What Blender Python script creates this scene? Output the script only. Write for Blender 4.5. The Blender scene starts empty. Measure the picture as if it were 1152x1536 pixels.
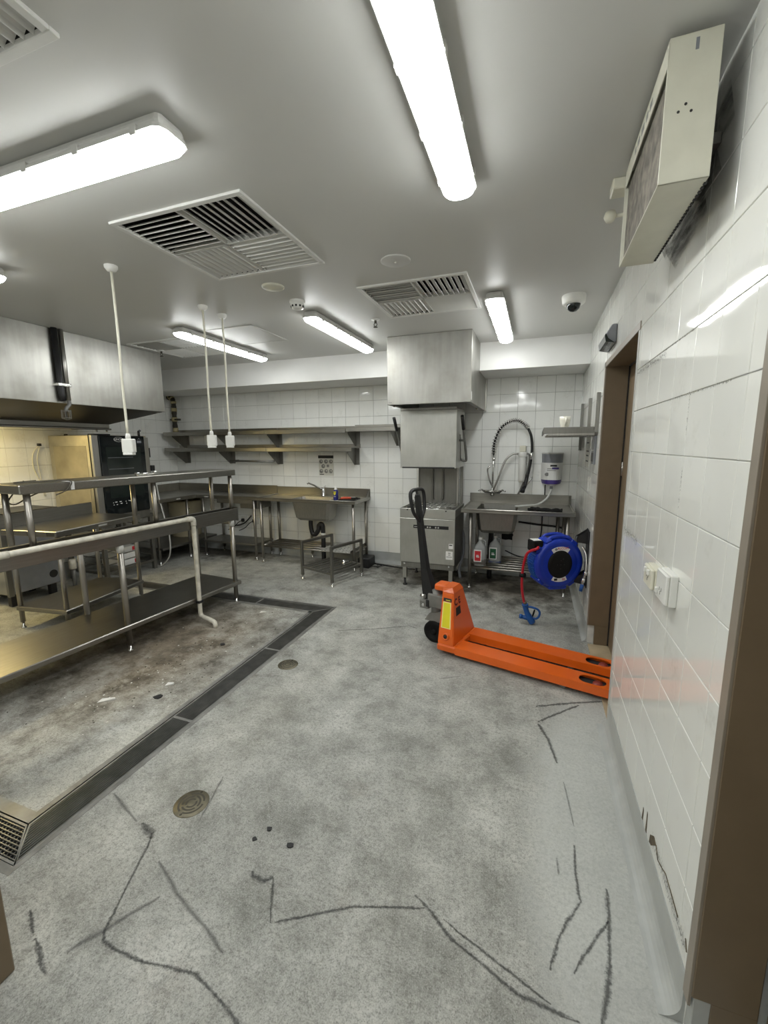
import bpy, bmesh, math, random
from mathutils import Vector, Matrix, Euler

random.seed(7)
S = bpy.context.scene
COL = S.collection
PI = math.pi

# ------------------------------------------------------------------ camera, world, exposure
FPX = 632.0
YAW, PITCH, ROLL = 0.3444, 0.1578, -0.0072
H = 1.575
cam_d = bpy.data.cameras.new('camera')
cam = bpy.data.objects.new('camera', cam_d)
COL.objects.link(cam)
cam_d.sensor_fit = 'VERTICAL'
cam_d.sensor_height = 36.0
cam_d.lens = FPX / 1536.0 * 36.0
cam_d.clip_start = 0.02
fw = Vector((-math.sin(YAW) * math.cos(PITCH), math.cos(YAW) * math.cos(PITCH), -math.sin(PITCH)))
rt = Vector((math.cos(YAW), math.sin(YAW), 0))
up = rt.cross(fw)
r2 = math.cos(ROLL) * rt + math.sin(ROLL) * up
u2 = -math.sin(ROLL) * rt + math.cos(ROLL) * up
mw = Matrix((r2, u2, -fw)).transposed().to_4x4()
mw.translation = Vector((0, 0, H))
cam.matrix_world = mw
S.camera = cam

world = bpy.data.worlds.new('world')
S.world = world
world.use_nodes = True
world.node_tree.nodes['Background'].inputs[0].default_value = (0.5, 0.55, 0.6, 1)
world.node_tree.nodes['Background'].inputs[1].default_value = 0.02

S.view_settings.view_transform = 'Standard'
S.view_settings.look = 'None'
S.view_settings.gamma = 1.0
S.view_settings.use_curve_mapping = False
S.view_settings.exposure = 0.58
LIGHT = 17.0                       # radiance of the batten diffusers
WARM = 46.0                         # lamp under the cooking hood

# ------------------------------------------------------------------ materials
def new_mat(name):
    m = bpy.data.materials.new(name)
    m.use_nodes = True
    nt = m.node_tree
    b = nt.nodes['Principled BSDF']
    return m, nt, b

def nd(nt, t, **kw):
    n = nt.nodes.new(t)
    for k, v in kw.items():
        if k in n.inputs:
            n.inputs[k].default_value = v
        else:
            setattr(n, k, v)
    return n

def link(nt, a, b):
    nt.links.new(a, b)

def coords(nt, scale=(1, 1, 1), world_space=False):
    if world_space:
        g = nd(nt, 'ShaderNodeNewGeometry').outputs['Position']
    else:
        g = nd(nt, 'ShaderNodeTexCoord').outputs['Object']
    mp = nd(nt, 'ShaderNodeMapping')
    mp.inputs['Scale'].default_value = scale
    link(nt, g, mp.inputs['Vector'])
    return mp.outputs['Vector']

def noise(nt, vec, scale, detail=4, rough=0.55):
    n = nd(nt, 'ShaderNodeTexNoise', Scale=scale, Detail=detail, Roughness=rough)
    link(nt, vec, n.inputs['Vector'])
    return n.outputs['Fac']

def ramp(nt, fac, stops):
    r = nd(nt, 'ShaderNodeValToRGB')
    e = r.color_ramp.elements
    while len(e) < len(stops):
        e.new(0.5)
    for i, (p, c) in enumerate(stops):
        e[i].position = p
        e[i].color = (c[0], c[1], c[2], 1) if isinstance(c, (tuple, list)) else (c, c, c, 1)
    link(nt, fac, r.inputs['Fac'])
    return r.outputs['Color']

def mix(nt, fac, a, b, mode='MIX'):
    n = nd(nt, 'ShaderNodeMix', data_type='RGBA', blend_type=mode)
    if isinstance(fac, (int, float)):
        n.inputs[0].default_value = fac
    else:
        link(nt, fac, n.inputs[0])
    for i, v in ((6, a), (7, b)):
        if isinstance(v, (tuple, list)):
            n.inputs[i].default_value = (v[0], v[1], v[2], 1)
        else:
            link(nt, v, n.inputs[i])
    return n.outputs[2]

def math_n(nt, op, a, b=0.0, clamp=False):
    n = nd(nt, 'ShaderNodeMath', operation=op, use_clamp=clamp)
    for i, v in ((0, a), (1, b)):
        if isinstance(v, (int, float)):
            n.inputs[i].default_value = v
        else:
            link(nt, v, n.inputs[i])
    return n.outputs[0]

def bump(nt, b, h, strength=0.2, dist=0.01):
    n = nd(nt, 'ShaderNodeBump', Strength=strength, Distance=dist)
    link(nt, h, n.inputs['Height'])
    link(nt, n.outputs['Normal'], b.inputs['Normal'])

def plain(name, c, rough=0.5, metal=0.0, var=0.08, vscale=12, coat=0.0, spec=None):
    """one colour with a gentle noise variation in value and gloss"""
    m, nt, b = new_mat(name)
    v = coords(nt)
    f = noise(nt, v, vscale)
    lo = tuple(max(0, x * (1 - var)) for x in c)
    hi = tuple(min(1, x * (1 + var)) for x in c)
    link(nt, ramp(nt, f, [(0.3, lo), (0.7, hi)]), b.inputs['Base Color'])
    rr = ramp(nt, f, [(0.3, rough * 0.9), (0.7, min(1, rough * 1.12))])
    link(nt, rr, b.inputs['Roughness'])
    b.inputs['Metallic'].default_value = metal
    if coat:
        b.inputs['Coat Weight'].default_value = coat
        b.inputs['Coat Roughness'].default_value = 0.1
    if spec is not None:
        b.inputs['Specular IOR Level'].default_value = spec
    return m

def steel(name, c=(0.52, 0.51, 0.48), rough=0.3, stretch=(30, 30, 1.2), var=0.12, smudge=0.25):
    m, nt, b = new_mat(name)
    v = coords(nt, stretch)
    f = noise(nt, v, 4, 5)
    v2 = coords(nt)
    s = noise(nt, v2, 3.5, 4)
    c1 = ramp(nt, f, [(0.25, tuple(x * (1 - var) for x in c)), (0.75, tuple(min(1, x * (1 + var)) for x in c))])
    c2 = mix(nt, ramp(nt, s, [(0.45, 0.0), (0.75, smudge)]), c1, tuple(x * 0.6 for x in (c[0], c[1] * 0.97, c[2] * 0.88)))
    link(nt, c2, b.inputs['Base Color'])
    link(nt, ramp(nt, s, [(0.2, rough * 0.9), (0.85, rough * 1.3)]), b.inputs['Roughness'])
    b.inputs['Metallic'].default_value = 1.0
    bump(nt, b, f, 0.05, 0.002)
    return m

def emit(name, c, s):
    m, nt, b = new_mat(name)
    b.inputs['Base Color'].default_value = (0.9, 0.9, 0.9, 1)
    b.inputs['Emission Color'].default_value = (*c, 1)
    b.inputs['Emission Strength'].default_value = s
    return m

def tile_mat(name, c, rough=0.1):
    m, nt, b = new_mat(name)
    oi = nd(nt, 'ShaderNodeObjectInfo')
    base = ramp(nt, oi.outputs['Random'], [(0.0, tuple(x * 0.975 for x in c)), (1.0, tuple(min(1, x * 1.015) for x in c))])
    v = coords(nt, (1, 1, 1), True)
    dirt = noise(nt, v, 5, 6, 0.65)
    fine = noise(nt, v, 60, 3)
    d = math_n(nt, 'MULTIPLY', ramp(nt, dirt, [(0.55, 0.0), (0.78, 0.4)]), ramp(nt, fine, [(0.4, 0.2), (0.65, 1.0)]))
    link(nt, mix(nt, d, base, (0.42, 0.41, 0.36)), b.inputs['Base Color'])
    link(nt, ramp(nt, dirt, [(0.4, rough), (0.8, rough * 2.2 + 0.02)]), b.inputs['Roughness'])
    wob = noise(nt, v, 9, 2)
    bump(nt, b, wob, 0.03, 0.004)
    return m

M = {}
M['steel'] = steel('stainless steel', c=(0.47, 0.46, 0.43), rough=0.33)
M['steel_h'] = steel('stainless steel brushed along', c=(0.34, 0.33, 0.30), stretch=(1.2, 30, 30), rough=0.30, smudge=0.4)
M['steel_y'] = steel('stainless steel brushed across', c=(0.31, 0.30, 0.275), stretch=(30, 1.2, 30), rough=0.30, smudge=0.2)
M['steel_dark'] = steel('dull stainless steel', c=(0.27, 0.265, 0.245), rough=0.42)
M['steel_hood'] = steel('hood stainless steel', c=(0.40, 0.395, 0.365), rough=0.38, stretch=(5, 5, 0.5), var=0.10, smudge=0.5)
M['steel_panel'] = steel('plain panel stainless steel', c=(0.50, 0.50, 0.465), rough=0.40, stretch=(14, 14, 2.0), var=0.04, smudge=0.35)
M['chrome'] = steel('chrome', c=(0.75, 0.75, 0.74), rough=0.12, smudge=0.1)
M['tube'] = steel('polished steel tube', c=(0.40, 0.38, 0.345), rough=0.33)
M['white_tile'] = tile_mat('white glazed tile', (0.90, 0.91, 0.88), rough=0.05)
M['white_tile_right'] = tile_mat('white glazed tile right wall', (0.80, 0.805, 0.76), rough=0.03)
M['grout'] = plain('grey grout', (0.30, 0.30, 0.28), 0.9)
M['grout_white'] = plain('pale grout', (0.74, 0.74, 0.70), 0.8, var=0.25, vscale=6)
M['ceiling'] = plain('satin white ceiling paint', (0.60, 0.60, 0.575), 0.42, var=0.02, vscale=2)
M['wall_paint'] = plain('white wall paint', (0.80, 0.80, 0.78), 0.5, var=0.03, vscale=3)
M['coving'] = plain('grey coving paint', (0.42, 0.435, 0.42), 0.38, var=0.1, vscale=9)
M['brown_paint'] = plain('brown door paint', (0.185, 0.138, 0.085), 0.42, var=0.06)
M['brown_lip'] = plain('taupe door frame edge', (0.27, 0.235, 0.19), 0.4, var=0.08)
M['corner_trim'] = plain('grey corner trim', (0.48, 0.48, 0.45), 0.45)
M['black'] = plain('black plastic', (0.012, 0.012, 0.013), 0.45, var=0.2)
M['black_gloss'] = plain('black glass', (0.008, 0.011, 0.012), 0.07, var=0.1)
M['dark'] = plain('dark recess', (0.02, 0.02, 0.02), 0.8)
M['white_plastic'] = plain('white plastic', (0.78, 0.78, 0.74), 0.35, var=0.03)
M['cream_plastic'] = plain('cream plastic', (0.72, 0.70, 0.58), 0.35, var=0.04)
M['grey_plastic'] = plain('grey plastic', (0.22, 0.23, 0.25), 0.35)
M['vent_white'] = plain('white vent enamel', (0.70, 0.70, 0.67), 0.35, var=0.04)
M['light_grey'] = plain('pale grey enamel', (0.55, 0.55, 0.52), 0.35, var=0.06)
M['cream_enamel'] = plain('cream enamel', (0.62, 0.61, 0.51), 0.38, var=0.05)
M['mesh_dirty'] = plain('dusty grille', (0.16, 0.145, 0.12), 0.8, var=0.6, vscale=25)
M['orange'] = plain('orange paint', (0.80, 0.135, 0.008), 0.33, var=0.06, vscale=5, coat=0.3)
M['yellow_label'] = plain('yellow label', (0.80, 0.72, 0.02), 0.5, var=0.04)
M['pale_yellow'] = plain('pale yellow label edge', (0.90, 0.83, 0.35), 0.5)
M['cast'] = plain('grey cast metal', (0.22, 0.22, 0.205), 0.5, metal=0.4, var=0.2)
M['rubber'] = plain('black rubber', (0.006, 0.006, 0.006), 0.65, spec=0.25)
M['red_roller'] = plain('red polyurethane', (0.30, 0.05, 0.035), 0.5)
M['blue'] = plain('blue plastic', (0.006, 0.035, 0.40), 0.38, var=0.08)
M['blue2'] = plain('mid blue plastic', (0.012, 0.09, 0.34), 0.4, var=0.08)
M['red_hose'] = plain('red hose', (0.50, 0.015, 0.03), 0.35)
M['red'] = plain('red plastic', (0.55, 0.03, 0.02), 0.4)
M['label_white'] = plain('white label', (0.80, 0.80, 0.78), 0.5, var=0.02)
M['label_dark_red'] = plain('dark red print', (0.12, 0.008, 0.01), 0.5)
M['label_red'] = plain('red label', (0.55, 0.02, 0.03), 0.5)
M['label_green'] = plain('green label', (0.01, 0.10, 0.04), 0.5)
M['label_black'] = plain('black print', (0.02, 0.02, 0.02), 0.6)
M['label_grey'] = plain('grey print', (0.25, 0.25, 0.24), 0.6)
M['purple'] = plain('purple print', (0.06, 0.035, 0.22), 0.4)
M['jug'] = plain('translucent jug plastic', (0.30, 0.31, 0.30), 0.35)
M['liquid_dark'] = plain('dark liquid in plastic', (0.10, 0.09, 0.08), 0.3)
M['liquid_blue'] = plain('blue liquid in plastic', (0.03, 0.045, 0.12), 0.3)
M['navy'] = plain('navy can paint', (0.02, 0.025, 0.18), 0.3)
M['can_yellow'] = plain('yellow can shield', (0.75, 0.68, 0.05), 0.4)
M['clay'] = plain('orange red tool grip', (0.60, 0.085, 0.04), 0.5)
M['poster'] = plain('faded white poster', (0.64, 0.64, 0.58), 0.5, var=0.02)
M['bucket'] = plain('beige bucket plastic', (0.46, 0.41, 0.28), 0.45)
M['mug'] = plain('white glazed mug', (0.82, 0.80, 0.70), 0.2, var=0.02)
M['pipe_white'] = plain('white pvc pipe', (0.66, 0.63, 0.54), 0.4, var=0.18, vscale=20)
M['chip_brown'] = plain('broken tile edge', (0.12, 0.095, 0.06), 0.9, var=0.5, vscale=60)
M['greasy'] = plain('greasy brown steel', (0.055, 0.046, 0.032), 0.42, metal=0.5, var=0.4, vscale=4)
M['stained'] = plain('heat stained cream steel', (0.40, 0.36, 0.26), 0.45, metal=0.5, var=0.2, vscale=5)
M['tray_metal'] = plain('dull aluminium', (0.55, 0.55, 0.52), 0.45, metal=0.4, var=0.2)
M['brass'] = plain('dull brass', (0.165, 0.150, 0.105), 0.45, metal=0.6, var=0.3, vscale=25)
M['brass_dark'] = plain('dirty brass groove', (0.06, 0.055, 0.04), 0.7)
M['drain'] = plain('drain grate metal', (0.20, 0.20, 0.19), 0.4, metal=0.7, var=0.25)
M['drain_frame'] = plain('drain frame metal', (0.27, 0.27, 0.255), 0.45, metal=0.5, var=0.25)
M['glass_grey'] = plain('oven window glass', (0.014, 0.020, 0.018), 0.06, var=0.1)
M['oven_steel'] = steel('oven side steel', c=(0.62, 0.58, 0.46), rough=0.38, stretch=(3, 3, 3), smudge=0.35)
M['threshold'] = plain('timber threshold', (0.42, 0.34, 0.22), 0.5, var=0.2, vscale=6)
M['glove'] = plain('black glove fabric', (0.006, 0.006, 0.006), 0.9)
M['hose_clear'] = plain('milky hose', (0.62, 0.63, 0.60), 0.3)
M['pink'] = plain('faded pink print', (0.6, 0.32, 0.34), 0.5)
M['paper'] = plain('paper scrap', (0.75, 0.74, 0.70), 0.8)
M['grit'] = plain('grit', (0.10, 0.09, 0.07), 0.9, var=0.5)
M['led'] = emit('batten diffuser', (0.98, 1.0, 0.985), LIGHT)
M['lamp_warm'] = emit('warm lamp glass', (1.0, 0.78, 0.34), WARM)
M['lapping'] = plain('pipe lagging', (0.045, 0.04, 0.03), 0.8, var=0.5)
M['lapping2'] = plain('yellowed pipe tape', (0.42, 0.36, 0.20), 0.7, var=0.3)

# dirt that lies on a surface as a loose film: dark grains with gaps
def film(name, c, lo, hi, scale=40, stretch=(1, 1, 1), alpha=0.9, edge=0.42):
    m, nt, b = new_mat(name)
    v = coords(nt, stretch, True)
    f = noise(nt, v, scale, 6, 0.7)
    b.inputs['Base Color'].default_value = (*c, 1)
    b.inputs['Roughness'].default_value = 0.8
    g = nd(nt, 'ShaderNodeTexCoord').outputs['UV']
    sx = nd(nt, 'ShaderNodeSeparateXYZ')
    link(nt, g, sx.inputs[0])
    # soft towards the long edges (v = 0..1)
    e = math_n(nt, 'SUBTRACT', 1.0, math_n(nt, 'ABSOLUTE', math_n(nt, 'MULTIPLY', math_n(nt, 'SUBTRACT', sx.outputs['Y'], 0.5), 2.0)))
    sh = math_n(nt, 'ADD', f, math_n(nt, 'MULTIPLY', math_n(nt, 'SUBTRACT', e, 0.55), edge))
    a = ramp(nt, sh, [(lo, 0.0), (hi, alpha)])
    a2 = math_n(nt, 'MULTIPLY', a, math_n(nt, 'MULTIPLY', e, 4.0, True), True)
    link(nt, a2, b.inputs['Alpha'])
    return m
M['fan_grime'] = film('fan exhaust grime', (0.06, 0.06, 0.055), 0.40, 0.66, 11, (1, 0.5, 2.0), alpha=0.5, edge=0.2)
M['scuff'] = film('rubber scuff', (0.05, 0.052, 0.053), 0.36, 0.66, 90, alpha=0.58)
M['scuff_faint'] = film('faint rubber scuff', (0.08, 0.08, 0.08), 0.38, 0.72, 70, alpha=0.5)
M['grime'] = film('tile joint grime', (0.07, 0.06, 0.045), 0.53, 0.66, 110, alpha=0.7, edge=0.16)

def floor_mat():
    m, nt, b = new_mat('worn concrete floor')
    v = coords(nt, (1, 1, 1), True)
    big = noise(nt, v, 1.1, 5, 0.6)
    med = noise(nt, v, 4.2, 9, 0.70)
    fine = noise(nt, v, 70, 6, 0.8)
    grain = noise(nt, v, 210, 3, 0.75)
    c = ramp(nt, med, [(0.36, (0.25, 0.252, 0.232)), (0.50, (0.385, 0.388, 0.362)), (0.62, (0.49, 0.493, 0.463))])
    c = mix(nt, 0.8, c, ramp(nt, big, [(0.36, (0.40, 0.40, 0.39)), (0.62, (0.60, 0.60, 0.59))]), 'OVERLAY')
    spot = noise(nt, v, 13, 6, 0.72)
    c = mix(nt, ramp(nt, spot, [(0.30, 0.6), (0.44, 0.0)]), c, (0.16, 0.158, 0.14))
    c = mix(nt, ramp(nt, spot, [(0.57, 0.0), (0.68, 0.45)]), c, (0.53, 0.53, 0.50))
    rust = noise(nt, v, 2.3, 7, 0.7)
    c = mix(nt, ramp(nt, rust, [(0.58, 0.0), (0.72, 0.28)]), c, (0.30, 0.235, 0.19))
    c = mix(nt, ramp(nt, fine, [(0.34, 0.75), (0.52, 0.0)]), c, (0.14, 0.14, 0.125))
    c = mix(nt, ramp(nt, fine, [(0.56, 0.0), (0.70, 0.4)]), c, (0.62, 0.62, 0.58))
    c = mix(nt, ramp(nt, grain, [(0.32, 0.7), (0.46, 0.0)]), c, (0.085, 0.085, 0.075))
    c = mix(nt, ramp(nt, grain, [(0.54, 0.0), (0.68, 0.55)]), c, (0.60, 0.60, 0.565))
    def blob(cx, cy, rx, ry, soft, wob=0.5):
        mp = nd(nt, 'ShaderNodeMapping', vector_type='TEXTURE')
        mp.inputs['Location'].default_value = (cx, cy, 0)
        mp.inputs['Scale'].default_value = (rx, ry, 1)
        pos = nd(nt, 'ShaderNodeNewGeometry').outputs['Position']
        link(nt, pos, mp.inputs['Vector'])
        ln = nd(nt, 'ShaderNodeVectorMath', operation='LENGTH')
        link(nt, mp.outputs['Vector'], ln.inputs[0])
        d = math_n(nt, 'ADD', ln.outputs['Value'], math_n(nt, 'MULTIPLY', math_n(nt, 'SUBTRACT', med, 0.5), wob * 2))
        d = math_n(nt, 'ADD', d, math_n(nt, 'MULTIPLY', math_n(nt, 'SUBTRACT', fine, 0.5), wob * 0.6))
        return ramp(nt, d, [(1 - soft, 1.0), (1.0, 0.0)])
    # brown kitchen grease where the cooking line stood (inside the drain)
    g1 = blob(-2.75, 2.40, 1.0, 1.35, 0.75, 0.9)
    c = mix(nt, math_n(nt, 'MULTIPLY', g1, 0.85), c, mix(nt, ramp(nt, med, [(0.38, 0.0), (0.60, 1.0)]), (0.06, 0.044, 0.026), (0.235, 0.185, 0.125)))
    skim = noise(nt, v, 6.5, 8, 0.75)
    c = mix(nt, math_n(nt, 'MULTIPLY', blob(-2.55, 1.75, 0.75, 1.1, 0.6, 0.8), ramp(nt, skim, [(0.54, 0.0), (0.64, 0.7)])), c, (0.42, 0.40, 0.35))
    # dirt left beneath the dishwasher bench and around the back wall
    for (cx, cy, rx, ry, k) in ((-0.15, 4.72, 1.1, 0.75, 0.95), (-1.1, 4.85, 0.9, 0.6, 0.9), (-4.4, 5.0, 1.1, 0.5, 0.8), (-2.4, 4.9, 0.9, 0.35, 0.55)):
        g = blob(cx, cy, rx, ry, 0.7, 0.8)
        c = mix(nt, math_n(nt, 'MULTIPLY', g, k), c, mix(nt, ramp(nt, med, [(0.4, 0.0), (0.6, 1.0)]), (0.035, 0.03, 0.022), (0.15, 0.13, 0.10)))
    # worn grey floor paint along the right wall
    p = blob(0.42, 1.65, 0.42, 1.15, 0.25, 0.45)
    c = mix(nt, math_n(nt, 'MULTIPLY', p, 0.72), c, ramp(nt, fine, [(0.35, (0.46, 0.475, 0.455)), (0.6, (0.56, 0.575, 0.55))]))
    link(nt, c, b.inputs['Base Color'])
    link(nt, ramp(nt, med, [(0.3, 0.72), (0.7, 0.5)]), b.inputs['Roughness'])
    b.inputs['Specular IOR Level'].default_value = 0.35
    bump(nt, b, fine, 0.25, 0.004)
    return m
M['floor'] = floor_mat()

# ------------------------------------------------------------------ mesh builder
class MB:
    def __init__(self):
        self.bm = bmesh.new()
        self.uv = self.bm.loops.layers.uv.new('UVMap')

    def _xf(self, verts, mat):
        if mat is not None:
            bmesh.ops.transform(self.bm, matrix=mat, verts=verts)

    def box(self, lo, hi, bev=0.0, mat=None, seg=1):
        lo = Vector(lo); hi = Vector(hi)
        sz = Vector((abs(hi.x - lo.x), abs(hi.y - lo.y), abs(hi.z - lo.z)))
        r = bmesh.ops.create_cube(self.bm, size=1.0)
        vs = r['verts']
        bmesh.ops.transform(self.bm, matrix=Matrix.Translation((lo + hi) / 2) @ Matrix.Diagonal((sz.x, sz.y, sz.z, 1)), verts=vs)
        if bev:
            bev = min(bev, 0.45 * min(sz))
            es = list({e for v in vs for e in v.link_edges})
            rr = bmesh.ops.bevel(self.bm, geom=es, offset=bev, segments=seg, affect='EDGES', profile=0.5)
            vs = list({v for f in rr['faces'] for v in f.verts} | {v for v in vs if v.is_valid})
        self._xf(vs, mat)
        return self

    def cbox(self, c, s, bev=0.0, rot=None, seg=1):
        c = Vector(c); s = Vector(s)
        m = Matrix.Translation(c)
        if rot is not None:
            m = m @ Euler(rot).to_matrix().to_4x4()
        return self.box(-s / 2, s / 2, bev, m, seg)

    def tube(self, pts, r, seg=10, caps=True, closed=False):
        pts = [Vector(p) for p in pts]
        n = len(pts)
        rs = r if isinstance(r, (list, tuple)) else [r] * n
        rings = []
        prev = None
        for i, p in enumerate(pts):
            if closed:
                t = (pts[(i + 1) % n] - pts[i - 1])
            elif i == 0:
                t = pts[1] - p
            elif i == n - 1:
                t = p - pts[i - 1]
            else:
                t = (pts[i + 1] - p).normalized() + (p - pts[i - 1]).normalized()
            if t.length < 1e-9:
                t = Vector((0, 0, 1))
            t.normalize()
            if prev is None:
                a = Vector((0, 0, 1)) if abs(t.z) < 0.9 else Vector((1, 0, 0))
                x = t.cross(a).normalized()
            else:
                x = prev - t * prev.dot(t)
                x.normalize()
            prev = x
            y = t.cross(x)
            rings.append([self.bm.verts.new(p + (x * math.cos(2 * PI * k / seg) + y * math.sin(2 * PI * k / seg)) * rs[i]) for k in range(seg)])
        rng = range(n if closed else n - 1)
        for i in rng:
            a, b = rings[i], rings[(i + 1) % n]
            for k in range(seg):
                self.bm.faces.new((a[k], a[(k + 1) % seg], b[(k + 1) % seg], b[k])).smooth = True
        if caps and not closed:
            self.bm.faces.new(list(reversed(rings[0])))
            self.bm.faces.new(rings[-1])
        return self

    def cyl(self, p0, p1, r, seg=12, r1=None):
        return self.tube([p0, p1], [r, r if r1 is None else r1], seg)

    def lathe(self, prof, seg=24, mat=None, smooth=True, arc=None):
        """profile of (radius, height) turned about Z"""
        vs_all = []
        rings = []
        for (r, z) in prof:
            if r < 1e-6:
                v = self.bm.verts.new((0, 0, z)); rings.append([v]); vs_all.append(v)
            else:
                ring = [self.bm.verts.new((r * math.cos(2 * PI * k / seg), r * math.sin(2 * PI * k / seg), z)) for k in range(seg)]
                rings.append(ring); vs_all += ring
        for a, b in zip(rings[:-1], rings[1:]):
            for k in range(seg):
                k2 = (k + 1) % seg
                if len(a) == 1 and len(b) == 1:
                    continue
                if len(a) == 1:
                    f = self.bm.faces.new((a[0], b[k2], b[k]))
                elif len(b) == 1:
                    f = self.bm.faces.new((a[k], a[k2], b[0]))
                else:
                    f = self.bm.faces.new((a[k], a[k2], b[k2], b[k]))
                f.smooth = smooth
        self._xf(vs_all, mat)
        return self

    def prism(self, poly, depth, mat=None, bev=0.0):
        """polygon in XY (counter-clockwise), extruded to +Z by depth, then transformed"""
        bot = [self.bm.verts.new((p[0], p[1], 0)) for p in poly]
        top = [self.bm.verts.new((p[0], p[1], depth)) for p in poly]
        self.bm.faces.new(list(reversed(bot)))
        self.bm.faces.new(top)
        n = len(poly)
        for i in range(n):
            j = (i + 1) % n
            self.bm.faces.new((bot[i], bot[j], top[j], top[i]))
        vs = bot + top
        if bev:
            es = list({e for v in vs for e in v.link_edges})
            rr = bmesh.ops.bevel(self.bm, geom=es, offset=bev, segments=1, affect='EDGES')
            vs = list({v for f in rr['faces'] for v in f.verts} | {v for v in vs if v.is_valid})
        self._xf(vs, mat)
        return self

    def quad(self, a, b, c, d):
        vs = [self.bm.verts.new(Vector(p)) for p in (a, b, c, d)]
        f = self.bm.faces.new(vs)
        for l, uv in zip(f.loops, ((0, 0), (1, 0), (1, 1), (0, 1))):
            l[self.uv].uv = uv
        return self

    def hexa(self, p):
        """eight corners: bottom four then top four, both counter-clockwise from above"""
        v = [self.bm.verts.new(Vector(q)) for q in p]
        for idx in ((3, 2, 1, 0), (4, 5, 6, 7), (0, 1, 5, 4), (1, 2, 6, 5), (2, 3, 7, 6), (3, 0, 4, 7)):
            self.bm.faces.new([v[i] for i in idx])
        return self

    def ribbon(self, pts, w, z):
        pts = [Vector((p[0], p[1], z)) for p in pts]
        n = len(pts)
        L, R = [], []
        for i, p in enumerate(pts):
            t = (pts[min(i + 1, n - 1)] - pts[max(i - 1, 0)]).normalized()
            s = Vector((-t.y, t.x, 0)) * (w * random.uniform(0.9, 1.5) / 2 * (0.55 if i in (0, n - 1) else 1.0))
            L.append(self.bm.verts.new(p + s)); R.append(self.bm.verts.new(p - s))
        for i in range(n - 1):
            f = self.bm.faces.new((R[i], R[i + 1], L[i + 1], L[i]))
            for l, uv in zip(f.loops, ((0, 0), (1, 0), (1, 1), (0, 1))):
                l[self.uv].uv = uv
        return self

    def mesh(self, name, mat, offset=None, smooth=False):
        if offset is not None:
            bmesh.ops.translate(self.bm, verts=self.bm.verts[:], vec=-Vector(offset))
        bmesh.ops.recalc_face_normals(self.bm, faces=self.bm.faces[:])
        me = bpy.data.meshes.new(name)
        if smooth:
            for f in self.bm.faces:
                f.smooth = True
        self.bm.to_mesh(me)
        self.bm.free()
        me.materials.append(mat)
        return me

def link_obj(name, data):
    o = bpy.data.objects.new(name, data)
    COL.objects.link(o)
    return o

def struct(name, mb, mat, parent=None):
    o = link_obj(name, mb.mesh(name, mat))
    if parent is None:
        o['kind'] = 'structure'
    else:
        o.parent = parent
    return o

class Thing:
    """an Empty at the thing's base; parts are built in world coordinates (or in local ones when local=True)"""
    def __init__(self, name, label, cat, loc=(0, 0, 0), group=None, rot=None, local=False):
        self.o = link_obj(name, None)
        self.loc = Vector(loc)
        self.o.location = self.loc
        self.off = None if local else self.loc
        if rot is not None:
            self.o.rotation_euler = rot
        self.o['label'] = label
        self.o['category'] = cat
        if group:
            self.o['group'] = group

    def part(self, name, mb, mat, parent=None, label=None, smooth=False, stuff=False):
        o = link_obj(name, mb.mesh(name, mat, self.off, smooth))
        o.parent = parent or self.o
        if label:
            o['label'] = label
        if stuff:
            o['kind'] = 'stuff'
        return o

    def text(self, name, s, mat, size, mtx, parent=None, ext=0.0004, xs=1.0, bold=0.0):
        cu = bpy.data.curves.new(name, 'FONT')
        cu.body = s
        cu.size = size
        cu.extrude = ext
        cu.offset = bold
        cu.align_x = 'CENTER'
        cu.align_y = 'CENTER'
        tmp = bpy.data.objects.new('tmp', cu)
        COL.objects.link(tmp)
        dg = bpy.context.evaluated_depsgraph_get()
        me = bpy.data.meshes.new_from_object(tmp.evaluated_get(dg))
        bpy.data.objects.remove(tmp)
        me.name = name
        me.materials.clear()
        me.materials.append(mat)
        o = link_obj(name, me)
        m = Matrix.Translation(-self.off) @ mtx if self.off is not None else mtx
        o.matrix_local = m @ Matrix.Diagonal((xs, 1, 1, 1))
        o.parent = parent or self.o
        return o

def single(name, mb, mat, label, cat, loc=(0, 0, 0), group=None, smooth=False):
    o = link_obj(name, mb.mesh(name, mat, loc, smooth))
    o.location = loc
    o['label'] = label
    o['category'] = cat
    if group:
        o['group'] = group
    return o

def dup(root, loc, label=None, rotz=None):
    r = root.copy()
    COL.objects.link(r)
    r.location = loc
    if rotz is not None:
        r.rotation_euler = (0, 0, rotz)
    if label:
        r['label'] = label
    for ch in list(root.children):
        c = ch.copy(); COL.objects.link(c); c.parent = r
        for g in list(ch.children):
            d = g.copy(); COL.objects.link(d); d.parent = c
    return r

def frame_to(origin, xdir, ydir):
    x = Vector(xdir).normalized()
    z = x.cross(Vector(ydir)).normalized()
    y = z.cross(x)
    m = Matrix((x, y, z)).transposed().to_4x4()
    m.translation = Vector(origin)
    return m

def bez(p, n=16):
    """smooth curve through points (Catmull-Rom)"""
    p = [Vector(q) for q in p]
    q = [p[0] * 2 - p[1]] + p + [p[-1] * 2 - p[-2]]
    out = []
    for i in range(1, len(q) - 2):
        for k in range(n):
            t = k / n
            a, b, c, d = q[i - 1], q[i], q[i + 1], q[i + 2]
            out.append(0.5 * ((2 * b) + (c - a) * t + (2 * a - 5 * b + 4 * c - d) * t * t + (3 * b - a - 3 * c + d) * t ** 3))
    out.append(p[-1])
    return out

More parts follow.
